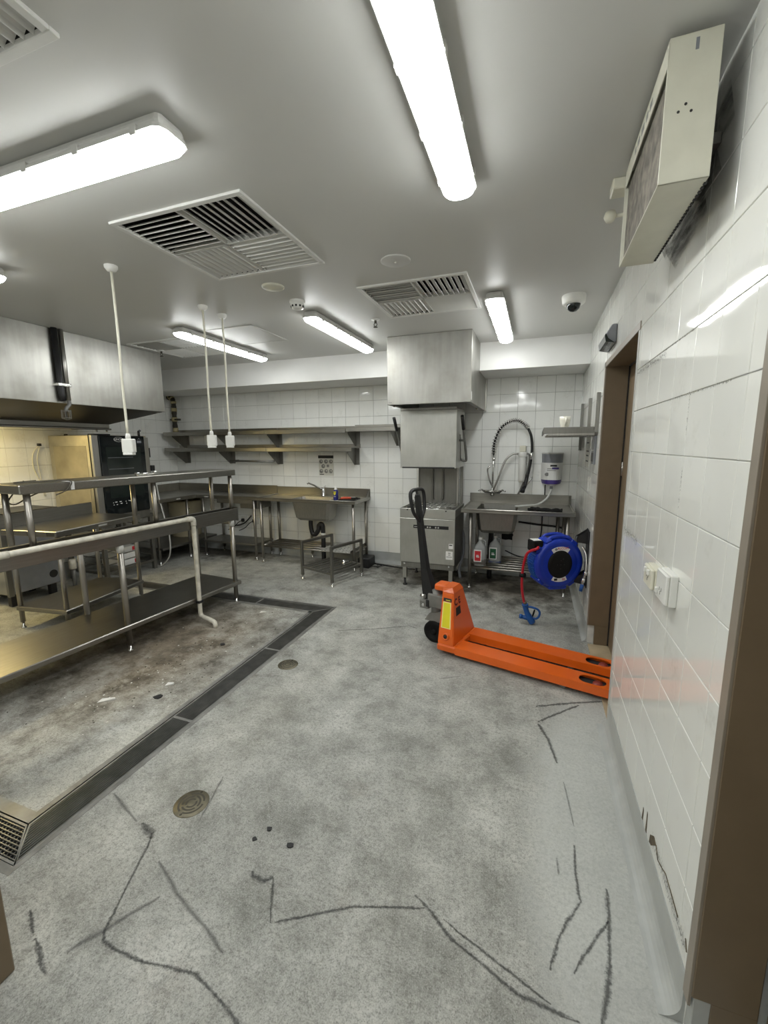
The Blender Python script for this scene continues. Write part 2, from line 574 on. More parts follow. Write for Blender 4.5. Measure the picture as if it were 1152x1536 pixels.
# ------------------------------------------------------------------ setting
XR, XL, YB, YF, ZC = 0.452, -5.32, 5.20, -1.6, 2.60
SOF_Y, SOF_Z = 4.60, 2.325
D1Y0, D1Y1, D1Z = 2.455, 3.50, 2.115       # door in the right wall
D2Y0, D2Y1 = 0.15, 1.105                  # doorway beside the camera

def grid(xs, ys, holes, z, up):
    mb = MB()
    xs = sorted(set(xs)); ys = sorted(set(ys))
    for x0, x1 in zip(xs[:-1], xs[1:]):
        for y0, y1 in zip(ys[:-1], ys[1:]):
            cx, cy = (x0 + x1) / 2, (y0 + y1) / 2
            if any(h[0] < cx < h[1] and h[2] < cy < h[3] for h in holes):
                continue
            if up:
                mb.quad((x0, y0, z), (x1, y0, z), (x1, y1, z), (x0, y1, z))
            else:
                mb.quad((x0, y1, z), (x1, y1, z), (x1, y0, z), (x0, y0, z))
    bmesh.ops.remove_doubles(mb.bm, verts=mb.bm.verts[:], dist=1e-5)
    return mb

# floor with the U-shaped drain channel cut out
DX0, DX1 = -1.955, -1.800
DYN0, DYN1, DYF0, DYF1 = 0.813, 0.955, 3.385, 3.545
DXL = -4.55
drain_holes = [(DX0, DX1, DYN0, DYF1), (DXL, DX1, DYN0, DYN1), (DXL, DX1, DYF0, DYF1)]
mbf = grid([XL, DXL, DX0, DX1, 0.95], [YF, DYN0, DYN1, DYF0, DYF1, YB], drain_holes, 0.0, True)
floor = struct('floor', mbf, M['floor'])
mb = MB()
for (x0, x1, y0, y1) in [(DX0, DX1, DYN0, DYF1), (DXL, DX0, DYN0, DYN1), (DXL, DX0, DYF0, DYF1)]:
    mb.box((x0 - 0.02, y0 - 0.02, -0.16), (x1 + 0.02, y1 + 0.02, -0.12))
zt, zb = -0.0005, -0.13
for a, b in [((DX1, DYN0), (DX1, DYF1)), ((DX0, DYN1), (DX0, DYF0)), ((DXL, DYN0), (DX1, DYN0)), ((DXL, DYN1), (DX0, DYN1)), ((DXL, DYF0), (DX0, DYF0)), ((DXL, DYF1), (DX1, DYF1)), ((DXL, DYN0), (DXL, DYN1)), ((DXL, DYF0), (DXL, DYF1))]:
    mb.quad((a[0], a[1], zb), (b[0], b[1], zb), (b[0], b[1], zt), (a[0], a[1], zt))
struct('drain_channel', mb, M['dark'], floor)

# ceiling with openings for the four diffusers
VENTS = [(-1.91, -1.176, 1.58, 2.316), (-1.165, -0.441, 2.73, 3.447), (-1.91, -1.176, 0.155, 0.891), (-3.93, -3.20, 3.32, 4.05)]
IN = 0.022
vh = [(a + IN, b - IN, c + IN, d - IN) for a, b, c, d in VENTS]
xs = [XL, 0.95] + [v for h in vh for v in h[:2]]
ys = [YF, YB] + [v for h in vh for v in h[2:]]
ceiling = struct('ceiling', grid(xs, ys, vh, ZC, False), M['ceiling'])
mb = MB()
for (a, b, c, d) in vh:
    z1 = ZC + 0.22
    mb.quad((a, c, z1), (b, c, z1), (b, d, z1), (a, d, z1))
    for p, q in (((a, c), (b, c)), ((b, c), (b, d)), ((b, d), (a, d)), ((a, d), (a, c))):
        mb.quad((p[0], p[1], ZC), (q[0], q[1], ZC), (q[0], q[1], z1), (p[0], p[1], z1))
struct('vent_plenum', mb, M['dark'], ceiling)
# access hatch outline
mb = MB()
hx0, hx1, hy0, hy1 = -2.91, -2.345, 3.21, 3.785
for lo, hi in (((hx0, hy0), (hx1, hy0 + 0.012)), ((hx0, hy1 - 0.012), (hx1, hy1)), ((hx0, hy0), (hx0 + 0.012, hy1)), ((hx1 - 0.012, hy0), (hx1, hy1))):
    mb.box((*lo, ZC - 0.004), (*hi, ZC + 0.001))
mb.box((hx0 + 0.018, hy0 + 0.018, ZC - 0.0025), (hx1 - 0.018, hy1 - 0.018, ZC + 0.001))
struct('access_hatch', mb, M['ceiling'], ceiling)

# walls: a grout-coloured backing and single tiles on it
BACK_T = 0.006
wall_back = struct('wall_back', MB().box((XL - 0.1, YB, -0.02), (1.0, YB + 0.1, ZC + 0.02)), M['grout'])
wall_left = struct('wall_left', MB().box((XL - 0.1, YF, -0.02), (XL, YB + 0.1, ZC + 0.02)), M['grout'])
mb = MB()
mb.box((XR, D1Y1 + 0.036, -0.02), (XR + 0.3, YB + 0.02, ZC + 0.02))
mb.box((XR, D2Y1 + 0.035, -0.02), (XR + 0.3, D1Y0 - 0.02, ZC + 0.02))
mb.box((XR, D1Y0 - 0.02, D1Z + 0.036), (XR + 0.3, D1Y1 + 0.036, ZC + 0.02))
mb.box((XR, D2Y0 - 0.035, D1Z + 0.036), (XR + 0.3, D2Y1 + 0.035, ZC + 0.02))
mb.box((XR, YF, -0.02), (XR + 0.3, D2Y0 - 0.035, ZC + 0.02))
wall_right = struct('wall_right', mb, M['grout_white'])
wall_front = struct('wall_front', MB().box((XL - 0.1, YF - 0.1, -0.02), (1.0, YF, ZC + 0.02)), M['wall_paint'])
# bulkhead along the back wall
struct('trim_1', MB().box((XL + 0.0, SOF_Y, SOF_Z), (XR, YB + 0.01, ZC + 0.01), 0.003), M['wall_paint'])

tile_cache = {}
def tile_mesh(w, h, mat):
    key = (round(w, 4), round(h, 4), mat.name)
    if key in tile_cache:
        return tile_cache[key]
    g, d, c = 0.0013, 0.006, 0.0015
    x, y = w / 2 - g, h / 2 - g
    mb = MB()
    def ring(i, z):
        return [mb.bm.verts.new(p) for p in ((-x + i, -y + i, z), (x - i, -y + i, z), (x - i, y - i, z), (-x + i, y - i, z))]
    r0, r1, r2 = ring(0, 0), ring(0, d - c), ring(c, d)
    for a, b in ((r0, r1), (r1, r2)):
        for k in range(4):
            mb.bm.faces.new((a[k], a[(k + 1) % 4], b[(k + 1) % 4], b[k]))
    mb.bm.faces.new(r2)
    me = mb.mesh('tile', mat)
    tile_cache[key] = me
    return me

def tile_wall(wall, us, vs, regions, to_world, mat, limit=300, cam_uv=None):
    """us/vs: joint positions; regions: (u0,u1,v0,v1) rectangles to cover; to_world(u,v) -> matrix of a tile"""
    cells = []
    for u0, u1 in zip(us[:-1], us[1:]):
        for v0, v1 in zip(vs[:-1], vs[1:]):
            for (a, b, c, d) in regions:
                x0, x1, y0, y1 = max(u0, a), min(u1, b), max(v0, c), min(v1, d)
                if x1 - x0 > 0.012 and y1 - y0 > 0.012:
                    cells.append((x0, x1, y0, y1))
    cells.sort(key=lambda q: ((q[0] + q[1]) / 2 - cam_uv[0]) ** 2 + ((q[2] + q[3]) / 2 - cam_uv[1]) ** 2)
    rest = MB()
    nrest = 0
    for i, (x0, x1, y0, y1) in enumerate(cells):
        m = to_world((x0 + x1) / 2, (y0 + y1) / 2) @ Euler((random.uniform(-.0022, .0022), random.uniform(-.0022, .0022), 0)).to_matrix().to_4x4()
        me = tile_mesh(x1 - x0, y1 - y0, mat)
        if i < limit:
            o = link_obj('tile', me)
            o.matrix_world = m
            o.parent = wall
        else:
            t = bmesh.new(); t.from_mesh(me); t.transform(m)
            tmp = bpy.data.meshes.new('tmp'); t.to_mesh(tmp); t.free()
            rest.bm.from_mesh(tmp); bpy.data.meshes.remove(tmp)
            nrest += 1
    if nrest:
        o = link_obj('tile_field', rest.mesh('tile_field', mat))
        o.parent = wall
        o['kind'] = 'stuff'

# back wall
us = [-0.0255 + 0.1972 * k for k in range(-28, 4)]
vs = [0.152 + 0.199 * k for k in range(0, 13)]
tile_wall(wall_back, us, vs, [(XL, XR, 0.152, SOF_Z)],
          lambda u, v: frame_to((u, YB, v), (1, 0, 0), (0, 0, 1)), M['white_tile'], 300, (-1.9, 1.5))
# right wall (u = depth)
us = [1.41 + 0.194 * k for k in range(-2, 22)]
vs = [0.1575 + 0.1965 * k for k in range(0, 14)]
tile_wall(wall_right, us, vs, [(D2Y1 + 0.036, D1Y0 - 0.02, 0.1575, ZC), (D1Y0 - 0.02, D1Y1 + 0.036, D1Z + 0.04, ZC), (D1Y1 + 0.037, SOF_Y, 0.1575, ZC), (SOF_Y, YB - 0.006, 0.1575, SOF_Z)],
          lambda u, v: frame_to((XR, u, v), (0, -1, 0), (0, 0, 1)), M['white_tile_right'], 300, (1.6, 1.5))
# left wall
us = [3.105 + 0.1945 * k for k in range(-7, 12)]
vs = [0.195 + 0.1965 * k for k in range(0, 13)]
tile_wall(wall_left, us, vs, [(1.9, SOF_Y, 0.195, 2.5), (SOF_Y, YB - 0.006, 0.195, SOF_Z)],
          lambda u, v: frame_to((XL, u, v), (0, 1, 0), (0, 0, 1)), M['white_tile'], 300, (3.4, 1.4))

# coving
def cove(name, p0, p1, n, h, parent_mat, out=0.05):
    """skirting that curves into the floor; n = direction into the room"""
    p0 = Vector(p0); p1 = Vector(p1); n = Vector(n).normalized()
    prof = [(0.0, h), (0.008, h)]
    for k in range(7):
        a = k / 6 * PI / 2
        prof.append((0.008 + out * (1 - math.cos(a)) , out * 1.1 * (1 - math.sin(a)) + 0.0015))
    prof.append((0.0, 0.0015))
    mb = MB()
    A = [mb.bm.verts.new(p0 + n * d + Vector((0, 0, z))) for d, z in prof]
    B = [mb.bm.verts.new(p1 + n * d + Vector((0, 0, z))) for d, z in prof]
    for i in range(len(prof)):
        j = (i + 1) % len(prof)
        mb.bm.faces.new((A[i], A[j], B[j], B[i]))
    mb.bm.faces.new(A); mb.bm.faces.new(list(reversed(B)))
    return struct(name, mb, parent_mat)
cove('baseboard_back', (XL, YB, 0), (XR, YB, 0), (0, -1, 0), 0.148, M['coving'])
cove('baseboard_right', (XR, D2Y1 + 0.036, 0), (XR, D1Y0, 0), (-1, 0, 0), 0.155, M['coving'])
cove('baseboard_far', (XR, D1Y1 + 0.04, 0), (XR, YB, 0), (-1, 0, 0), 0.155, M['coving'], 0.03)
cove('baseboard_left', (XL, 1.9, 0), (XL, YB, 0), (1, 0, 0), 0.19, M['coving'])

# doorway in the right wall: frame, leaf, threshold
door = struct('door_1', MB().box((XR + 0.147, D1Y0 + 0.004, 0.012), (XR + 0.187, D1Y1 - 0.004, D1Z - 0.004), 0.002), M['brown_paint'])
fm = MB()
fm.box((XR - 0.008, D1Y1, 0.16), (XR + 0.140, D1Y1 + 0.036, D1Z + 0.036), 0.003)
fm.box((XR + 0.045, D1Y1 + 0.0005, 0.002), (XR + 0.140, D1Y1 + 0.036, 0.162), 0.002)
fm.box((XR + 0.012, D1Y0 - 0.02, 0.16), (XR + 0.140, D1Y0, D1Z + 0.036), 0.003)
fm.box((XR - 0.008, D1Y0, D1Z), (XR + 0.140, D1Y1, D1Z + 0.036), 0.003)
struct('door_frame', fm, M['brown_paint'], door)
lip = MB()
lip.box((XR - 0.011, D1Y1 - 0.001, 0.16), (XR - 0.003, D1Y1 + 0.034, D1Z + 0.038), 0.001)
lip.box((XR - 0.011, D1Y0 - 0.035, D1Z - 0.001), (XR - 0.003, D1Y1 + 0.034, D1Z + 0.038), 0.001)
struct('frame_edge', lip, M['brown_lip'], door)
struct('door_gap_shade', MB().box((XR + 0.139, D1Y1 - 0.006, 0.012), (XR + 0.1455, D1Y1 + 0.02, D1Z - 0.002), 0.0), M['dark'], door)  # dark strip drawn in for the shaded gap between jamb and leaf
struct('hinge', MB().cyl((XR + 0.145, D1Y1 - 0.014, 1.34), (XR + 0.145, D1Y1 - 0.014, 1.44), 0.007, 8), M['steel'], door)
struct('trim_2', MB().box((XR - 0.009, D1Y0 - 0.03, 0.0), (XR + 0.014, D1Y0 + 0.003, D1Z + 0.04), 0.004), M['corner_trim'])
struct('trim_3', MB().box((XR + 0.002, D1Y0, 0.0), (XR + 0.30, D1Y1, 0.006), 0.002), M['threshold'])

# doorway beside the camera
door2 = struct('door_2', MB().box((XR + 0.150, D2Y0, 0.012), (XR + 0.19, D2Y1 - 0.006, D1Z), 0.002), M['brown_paint'])
fm = MB()
fm.box((XR - 0.004, D2Y1 - 0.001, 0.14), (XR + 0.138, D2Y1 + 0.035, D1Z + 0.036), 0.003)
fm.box((XR + 0.040, D2Y1, 0.002), (XR + 0.138, D2Y1 + 0.035, 0.142), 0.002)
fm.box((XR - 0.008, D2Y0, D1Z), (XR + 0.138, D2Y1, D1Z + 0.036), 0.003)
fm.box((XR - 0.008, D2Y0 - 0.035, 0.0), (XR + 0.138, D2Y0, D1Z + 0.036), 0.003)
struct('door_frame', fm, M['brown_paint'], door2)
struct('frame_edge', MB().box((XR - 0.010, D2Y1 + 0.001, 0.11), (XR - 0.003, D2Y1 + 0.037, D1Z + 0.038), 0.001), M['brown_lip'], door2)
struct('painted_foot', MB().box((XR + 0.002, D2Y1 + 0.001, 0.0), (XR + 0.041, D2Y1 + 0.034, 0.14), 0.002), M['coving'], door2)

# scuffs on the floor and grime in the joints
SCUFFS = [
 (0.016, 1, [(-1.419, 1.094), (-1.389, 1.049), (-1.325, 0.902), (-1.263, 0.767), (-1.242, 0.751), (-1.164, 0.747), (-1.072, 0.752), (-0.972, 0.771), (-0.892, 0.782), (-0.813, 0.763), (-0.737, 0.744), (-0.60, 0.70)]),
 (0.040, 1, [(-1.50, 1.115), (-1.46, 1.10), (-1.419, 1.094), (-1.40, 1.075)]),
 (0.020, 0, [(-1.76, 1.189), (-1.529, 1.115)]),
 (0.022, 0, [(-1.294, 1.012), (-1.212, 0.979), (-1.119, 0.938), (-0.97, 0.895), (-0.853, 0.853)]),
 (0.022, 1, [(-1.57, 0.733), (-1.481, 0.69)]),
 (0.024, 1, [(-1.46, 0.682), (-1.39, 0.655), (-1.325, 0.63)]),
 (0.030, 1, [(-0.93, 1.10), (-0.918, 1.085), (-0.871, 1.083), (-0.842, 1.107)]),
 (0.016, 1, [(-0.841, 1.105), (-0.80, 1.035), (-0.762, 0.974)]),
 (0.013, 1, [(-0.751, 0.98), (-0.64, 1.045), (-0.522, 1.113), (-0.389, 1.157), (-0.289, 1.19)]),
 (0.017, 1, [(-0.332, 1.219), (-0.269, 1.188), (-0.194, 1.133), (-0.092, 1.097), (0.021, 1.054), (0.113, 1.051), (0.186, 1.049)]),
 (0.008, 1, [(-0.221, 1.177), (-0.136, 1.143)]),
 (0.012, 1, [(-0.161, 1.154), (0.029, 1.091), (0.113, 1.063)]),
 (0.026, 1, [(0.071, 2.51), (0.27, 2.615), (0.46, 2.70)]),
 (0.022, 1, [(0.315, 2.608), (0.19, 2.48), (0.082, 2.362)]),
 (0.026, 1, [(0.082, 2.343), (0.132, 2.227), (0.171, 2.057)]),
 (0.016, 1, [(0.214, 1.61), (0.21, 1.499), (0.214, 1.41), (0.22, 1.39), (0.175, 1.316), (0.139, 1.24), (0.112, 1.146)]),
 (0.021, 1, [(0.308, 1.467), (0.305, 1.383), (0.287, 1.245), (0.268, 1.141), (0.24, 1.05)]),
 (0.014, 1, [(0.299, 1.355), (0.219, 1.23), (0.18, 1.161)]),
 (0.018, 0, [(0.147, 1.531), (0.151, 1.465)]),
 (0.014, 0, [(0.193, 1.939), (0.208, 1.822), (0.221, 1.7)]),
 (0.014, 1, [(-1.545, 3.079), (-1.206, 3.237), (-0.98, 3.375), (-0.90, 3.34)]),
 (0.030, 0, [(-1.32, 0.689), (-1.285, 0.749), (-1.236, 0.829), (-1.182, 0.916)]),
 (0.014, 0, [(-1.278, 1.21), (-1.349, 1.437)]),
 (0.014, 0, [(-0.55, 2.62), (-0.42, 2.70)]),
]
def dense(pts, step=0.04):
    out = []
    for a, b in zip(pts[:-1], pts[1:]):
        n = max(1, int((Vector(b) - Vector(a)).length / step))
        for k in range(n):
            t = k / n
            out.append((a[0] + (b[0] - a[0]) * t, a[1] + (b[1] - a[1]) * t))
    out.append(pts[-1])
    return out
for i, (w, strong, pts) in enumerate(SCUFFS):
    o = struct('scuff_mark', MB().ribbon(dense(pts), w, 0.0006 + 0.00003 * i), M['scuff'] if strong else M['scuff_faint'], floor)
mb = MB()
def grime_y(y0, y1, z, h):
    n = 6
    for k in range(n):
        a, b = y0 + (y1 - y0) * k / n, y0 + (y1 - y0) * (k + 1) / n
        mb.quad((XR - 0.0072, b, z - h / 2), (XR - 0.0072, a, z - h / 2), (XR - 0.0072, a, z + h / 2), (XR - 0.0072, b, z + h / 2))
grime_y(1.92, 2.42, 1.908, 0.05)
grime_y(1.45, 2.45, 1.923, 0.012)
grime_y(2.12, 2.46, 1.14, 0.08)
grime_y(1.30, 1.85, 1.727, 0.012)
for (y, z0, z1) in ((1.604, 1.60, 1.735), (1.604, 1.36, 1.50)):
    mb.quad((XR - 0.0072, y - 0.009, z0), (XR - 0.0072, y - 0.009, z1), (XR - 0.0072, y + 0.009, z1), (XR - 0.0072, y + 0.009, z0))
mb.quad((XR - 0.0072, 1.16, 0.17), (XR - 0.0072, 1.52, 0.17), (XR - 0.0072, 1.52, 0.26), (XR - 0.0072, 1.16, 0.26))
fg = MB()
X_ = XR - 0.0073
for (a, b, c, d) in (((1.47, 2.40), (1.55, 2.57), (2.20, 2.40), (2.05, 2.27)), ((1.52, 2.30), (1.60, 2.42), (2.10, 2.34), (1.98, 2.24)), ((1.60, 2.22), (1.66, 2.33), (2.02, 2.28), (1.90, 2.19))):
    fg.quad((X_, *a), (X_, *d), (X_, *c), (X_, *b))
    X_ -= 0.0002
fg = struct('fan_grime', fg, M['fan_grime'], wall_right)
fg['kind'] = 'stuff'
ch = MB()
def chip(pts, mbx):
    mbx.prism([(-p[0], p[1]) for p in pts][::-1], 0.0012, frame_to((XR - 0.0062, 0, 0), (0, -1, 0), (0, 0, 1)))
chip([(1.655, 0.160), (1.642, 0.162), (1.640, 0.205), (1.648, 0.212)], ch)
chip([(1.600, 0.160), (1.585, 0.160), (1.590, 0.235), (1.597, 0.240)], ch)
chip([(1.545, 0.165), (1.52, 0.175), (1.47, 0.225), (1.50, 0.232), (1.54, 0.20)], ch)
struct('tile_chip', ch, M['chip_brown'], wall_right)['kind'] = 'stuff'
ck = MB()
for a, b in (((1.47, 0.228), (1.44, 0.20)), ((1.44, 0.20), (1.40, 0.215)), ((1.40, 0.215), (1.36, 0.235)), ((1.36, 0.235), (1.29, 0.232)), ((1.29, 0.232), (1.235, 0.228)), ((1.17, 0.24), (1.155, 0.215))):
    ck.tube([(XR - 0.0062, *a), (XR - 0.0062, *b)], 0.0022, 5)
struct('tile_crack', ck, M['chip_brown'], wall_right)['kind'] = 'stuff'
g = struct('joint_grime', mb, M['grime'], wall_right)
g['kind'] = 'stuff'

# ------------------------------------------------------------------ batten lights
def batten():
    t = Thing('batten_light', 'x', 'light', (0, 0, 0), 'ceiling batten lights', local=True)
    L, w = 1.25, 0.125
    # housing: shallow tray against the ceiling
    mb = MB()
    mb.box((-w / 2 + 0.006, -L / 2 + 0.008, -0.046), (w / 2 - 0.006, L / 2 - 0.008, 0.0), 0.02, seg=2)
    lx, ly_, cc = w / 2 + 0.003, L / 2 + 0.003, 0.030
    mb.prism([(-lx, -ly_ + cc), (-lx + cc * 0.35, -ly_ + cc * 0.3), (-lx + cc, -ly_), (lx - cc, -ly_), (lx - cc * 0.35, -ly_ + cc * 0.3), (lx, -ly_ + cc), (lx, ly_ - cc), (lx - cc * 0.35, ly_ - cc * 0.3), (lx - cc, ly_), (-lx + cc, ly_), (-lx + cc * 0.35, ly_ - cc * 0.3), (-lx, ly_ - cc)], 0.011, Matrix.Translation((0, 0, -0.052)))
    t.part('housing', mb, M['light_grey'])
    # diffuser: rounded trough with rounded ends
    mb = MB()
    n, rows = 10, []
    ends = [(-L / 2, 0.55, 0.35), (-L / 2 + 0.012, 0.85, 0.75), (-L / 2 + 0.04, 1, 1), (L / 2 - 0.04, 1, 1), (L / 2 - 0.012, 0.85, 0.75), (L / 2, 0.55, 0.35)]
    for (y, sx, sz) in ends:
        row = []
        for k in range(n + 1):
            a = PI * k / n
            px = -math.cos(a); pz = math.sin(a) ** 0.75 if 0 < k < n else 0
            row.append(mb.bm.verts.new((px * (w / 2 - 0.002) * sx, y, -0.0515 - 0.034 * pz * sz)))
        rows.append(row)
    for a, b in zip(rows[:-1], rows[1:]):
        for k in range(n):
            mb.bm.faces.new((a[k], a[k + 1], b[k + 1], b[k])).smooth = True
    for row in (rows[0], rows[-1]):
        mb.bm.faces.new(row)
    for k in range(len(rows) - 1):
        mb.bm.faces.new((rows[k][0], rows[k + 1][0], rows[k + 1][n], rows[k][n]))
    t.part('diffuser', mb, M['led'])
    for y in (-0.52, -0.26, 0.0, 0.26, 0.52):
        for s in (-1, 1):
            t.part('clip', MB().box((s * (w / 2 + 0.001) - 0.005, y - 0.014, -0.060), (s * (w / 2 + 0.001) + 0.006, y + 0.014, -0.030), 0.002), M['light_grey'])
    return t
BAT = [(-0.327, 1.21, 0, 'long batten light overhead nearest the wall fan, running from the top edge of the photo'),
       (-1.755, 1.205, 1, 'batten light running crosswise at the left in front of the large louvred diffuser'),
       (-2.97, 3.64, 0, 'batten light behind the two paired pendant cords, beside the ceiling hatch'),
       (-1.69, 3.66, 0, 'batten light between the smoke detector and the steel dishwasher hood'),
       (-0.315, 3.74, 0, 'batten light between the dome camera and the dishwasher hood'),
       (-2.99, 1.12, 0, 'batten light whose far end alone shows at the left edge above the range hood'),
       (-0.60, -0.75, 1, 'unseen fill batten added behind the camera near the beside-camera doorway'),  # unseen batten, added to light the room from the front
       (-3.20, -0.60, 1, 'unseen fill batten added behind the camera on the range hood side')]  # second unseen batten, also added for front light
b0 = batten()
for i, (x, y, r, lab) in enumerate(BAT):
    if i == 0:
        b0.o.location = (x, y, ZC); b0.o['label'] = lab
    else:
        dup(b0.o, (x, y, ZC), lab, PI / 2 if r else 0)

# ------------------------------------------------------------------ louvred ceiling diffusers
def diffuser(i, rect, lab):
    x0, x1, y0, y1 = rect
    t = Thing('ceiling_vent', lab, 'vent', ((x0 + x1) / 2, (y0 + y1) / 2, ZC), 'square louvred ceiling vents')
    fr = MB()
    w = 0.026
    z0, z1 = ZC - 0.010, ZC + 0.006
    for lo, hi in (((x0, y0), (x1, y0 + w)), ((x0, y1 - w), (x1, y1)), ((x0, y0 + w), (x0 + w, y1 - w)), ((x1 - w, y0 + w), (x1, y1 - w))):
        fr.box((*lo, z0), (*hi, z1), 0.002)
    t.part('frame', fr, M['vent_white'])
    cx, cy = (x0 + x1) / 2, (y0 + y1) / 2
    for k in range(2):
        b = MB()
        if k == 0:
            b.box((cx - 0.005, y0 + w, ZC - 0.004), (cx + 0.005, y1 - w, ZC + 0.03))
        else:
            b.box((x0 + w, cy - 0.005, ZC - 0.004), (x1 - w, cy + 0.005, ZC + 0.03))
        t.part('divider', b, M['light_grey'])
    q = (x1 - x0) / 2 - w - 0.005
    n = 9
    pitch = q / n
    bl = MB()
    for (ya, za, yb_, zb_) in ((-0.021, -0.003, -0.008, 0.0012), (-0.008, 0.0012, 0.007, 0.0), (0.007, 0.0, 0.019, -0.006)):
        bl.hexa([(-q / 2, ya, za), (q / 2, ya, za), (q / 2, yb_, zb_), (-q / 2, yb_, zb_), (-q / 2, ya, za + 0.0018), (q / 2, ya, za + 0.0018), (q / 2, yb_, zb_ + 0.0018), (-q / 2, yb_, zb_ + 0.0018)])
    base = bl.mesh('slat', M['vent_white'])
    for (sx, sy) in ((-1, -1), (1, -1), (1, 1), (-1, 1)):
        along_x = (sx * sy > 0) != (i == 2)
        for k in range(n):
            o = link_obj('slat', base)
            o.parent = t.o
            off = 0.005 + pitch * (k + 0.5)
            zz = 0.010
            tilt = math.radians(37 + random.uniform(-4, 4)) * (-1 if i == 2 else 1)
            if along_x:   # (-1,-1) and (1,1): blades run along X, leaning outwards in Y
                o.location = (sx * (0.005 + q / 2), sy * off, zz)
                o.rotation_euler = (-sy * tilt, 0, 0)
            else:         # blades run along Y, leaning outwards in X
                o.location = (sx * off, sy * (0.005 + q / 2), zz)
                o.rotation_euler = (-sx * tilt, 0, PI / 2 + 0) if False else (0, 0, 0)
                o.rotation_euler = (Matrix.Rotation(sx * tilt, 3, 'Y') @ Matrix.Rotation(PI / 2, 3, 'Z')).to_euler()
diffuser(0, VENTS[0], 'large square louvred ceiling vent beside the crosswise left batten light')
diffuser(1, VENTS[1], 'square louvred ceiling vent in front of the dishwasher hood')
diffuser(2, VENTS[2], 'louvred ceiling vent cut off by the top left corner of the photo')
diffuser(3, VENTS[3], 'louvred ceiling vent partly hidden behind the range hood and batten light')

# ------------------------------------------------------------------ small ceiling fittings
def disc_plate(name, x, y, r, lab, mat, cat, prof):
    t = Thing(name, lab, cat, (x, y, ZC))
    m = Matrix.Translation((x, y, ZC)) @ Matrix.Rotation(PI, 4, 'X')
    t.part('plate', MB().lathe(prof, 28, m), mat)
    return t
t = disc_plate('ceiling_plate', -0.795, 2.44, 0.08, 'round flat white ceiling plate between overhead batten and dome camera', M['ceiling'], 'ceiling plate', [(0.085, 0), (0.085, 0.004), (0.080, 0.007), (0.0, 0.009)])
t.part('screw', MB().lathe([(0.006, 0.006), (0.006, 0.012), (0, 0.013)], 10, Matrix.Translation((-0.795, 2.44, ZC)) @ Matrix.Rotation(PI, 4, 'X')), M['chrome'])
disc_plate('ceiling_cover', -1.665, 2.53, 0.07, 'round yellowed ceiling cover between the big vent and the smoke detector', M['cream_enamel'], 'ceiling plate', [(0.072, 0), (0.072, 0.006), (0.062, 0.012), (0.0, 0.014)])
# smoke detector
t = Thing('smoke_detector', 'white smoke detector near the end of a batten light', 'smoke detector', (-1.665, 2.83, ZC))
m = Matrix.Translation((-1.665, 2.83, ZC)) @ Matrix.Rotation(PI, 4, 'X')
t.part('base', MB().lathe([(0.055, 0), (0.055, 0.014), (0.050, 0.018), (0, 0.018)], 24, m), M['white_plastic'])
t.part('head', MB().lathe([(0.046, 0.018), (0.048, 0.030), (0.040, 0.052), (0.022, 0.058), (0, 0.058)], 24, m), M['white_plastic'])
for k in range(10):
    a = 2 * PI * k / 10
    t.part('slot', MB().cbox((-1.665 + 0.044 * math.cos(a), 2.83 + 0.044 * math.sin(a), ZC - 0.040), (0.008, 0.012, 0.012), rot=(0, 0, a)), M['label_black'])
# sprinklers
def sprinkler(x, y, lab):
    t = Thing('fire_sprinkler', lab, 'sprinkler', (x, y, ZC))
    m = Matrix.Translation((x, y, ZC)) @ Matrix.Rotation(PI, 4, 'X')
    t.part('rosette', MB().lathe([(0.036, 0), (0.034, 0.006), (0.014, 0.010), (0, 0.010)], 20, m), M['white_plastic'])
    b = MB().lathe([(0.010, 0.008), (0.010, 0.028), (0.006, 0.032), (0, 0.032)], 12, m)
    for s in (-1, 1):
        b.tube([(x + s * 0.009, y, ZC - 0.028), (x + s * 0.014, y, ZC - 0.044), (x, y, ZC - 0.060)], 0.003, 6)
    t.part('frame', b, M['brass_dark'])
    t.part('deflector', MB().lathe([(0, 0.060), (0.018, 0.060), (0.018, 0.063), (0, 0.063)], 16, m), M['brass_dark'])
sprinkler(-1.30, 3.45, 'small ceiling sprinkler in front of the dishwasher hood')
sprinkler(-3.86, 3.68, 'small ceiling sprinkler above the far end of the range hood')
# dome camera
t = Thing('dome_camera', 'white ceiling dome camera with smoked ball above the doorway', 'security camera', (0.20, 3.42, ZC))
m = Matrix.Translation((0.20, 3.42, ZC)) @ Matrix.Rotation(PI, 4, 'X')
t.part('housing', MB().lathe([(0.078, 0), (0.080, 0.012), (0.074, 0.052), (0.066, 0.060), (0, 0.060)], 32, m), M['white_plastic'])
t.part('dome', MB().lathe([(0.046, 0.056), (0.046, 0.066), (0.038, 0.090), (0.022, 0.104), (0, 0.109)], 28, m), M['black_gloss'])

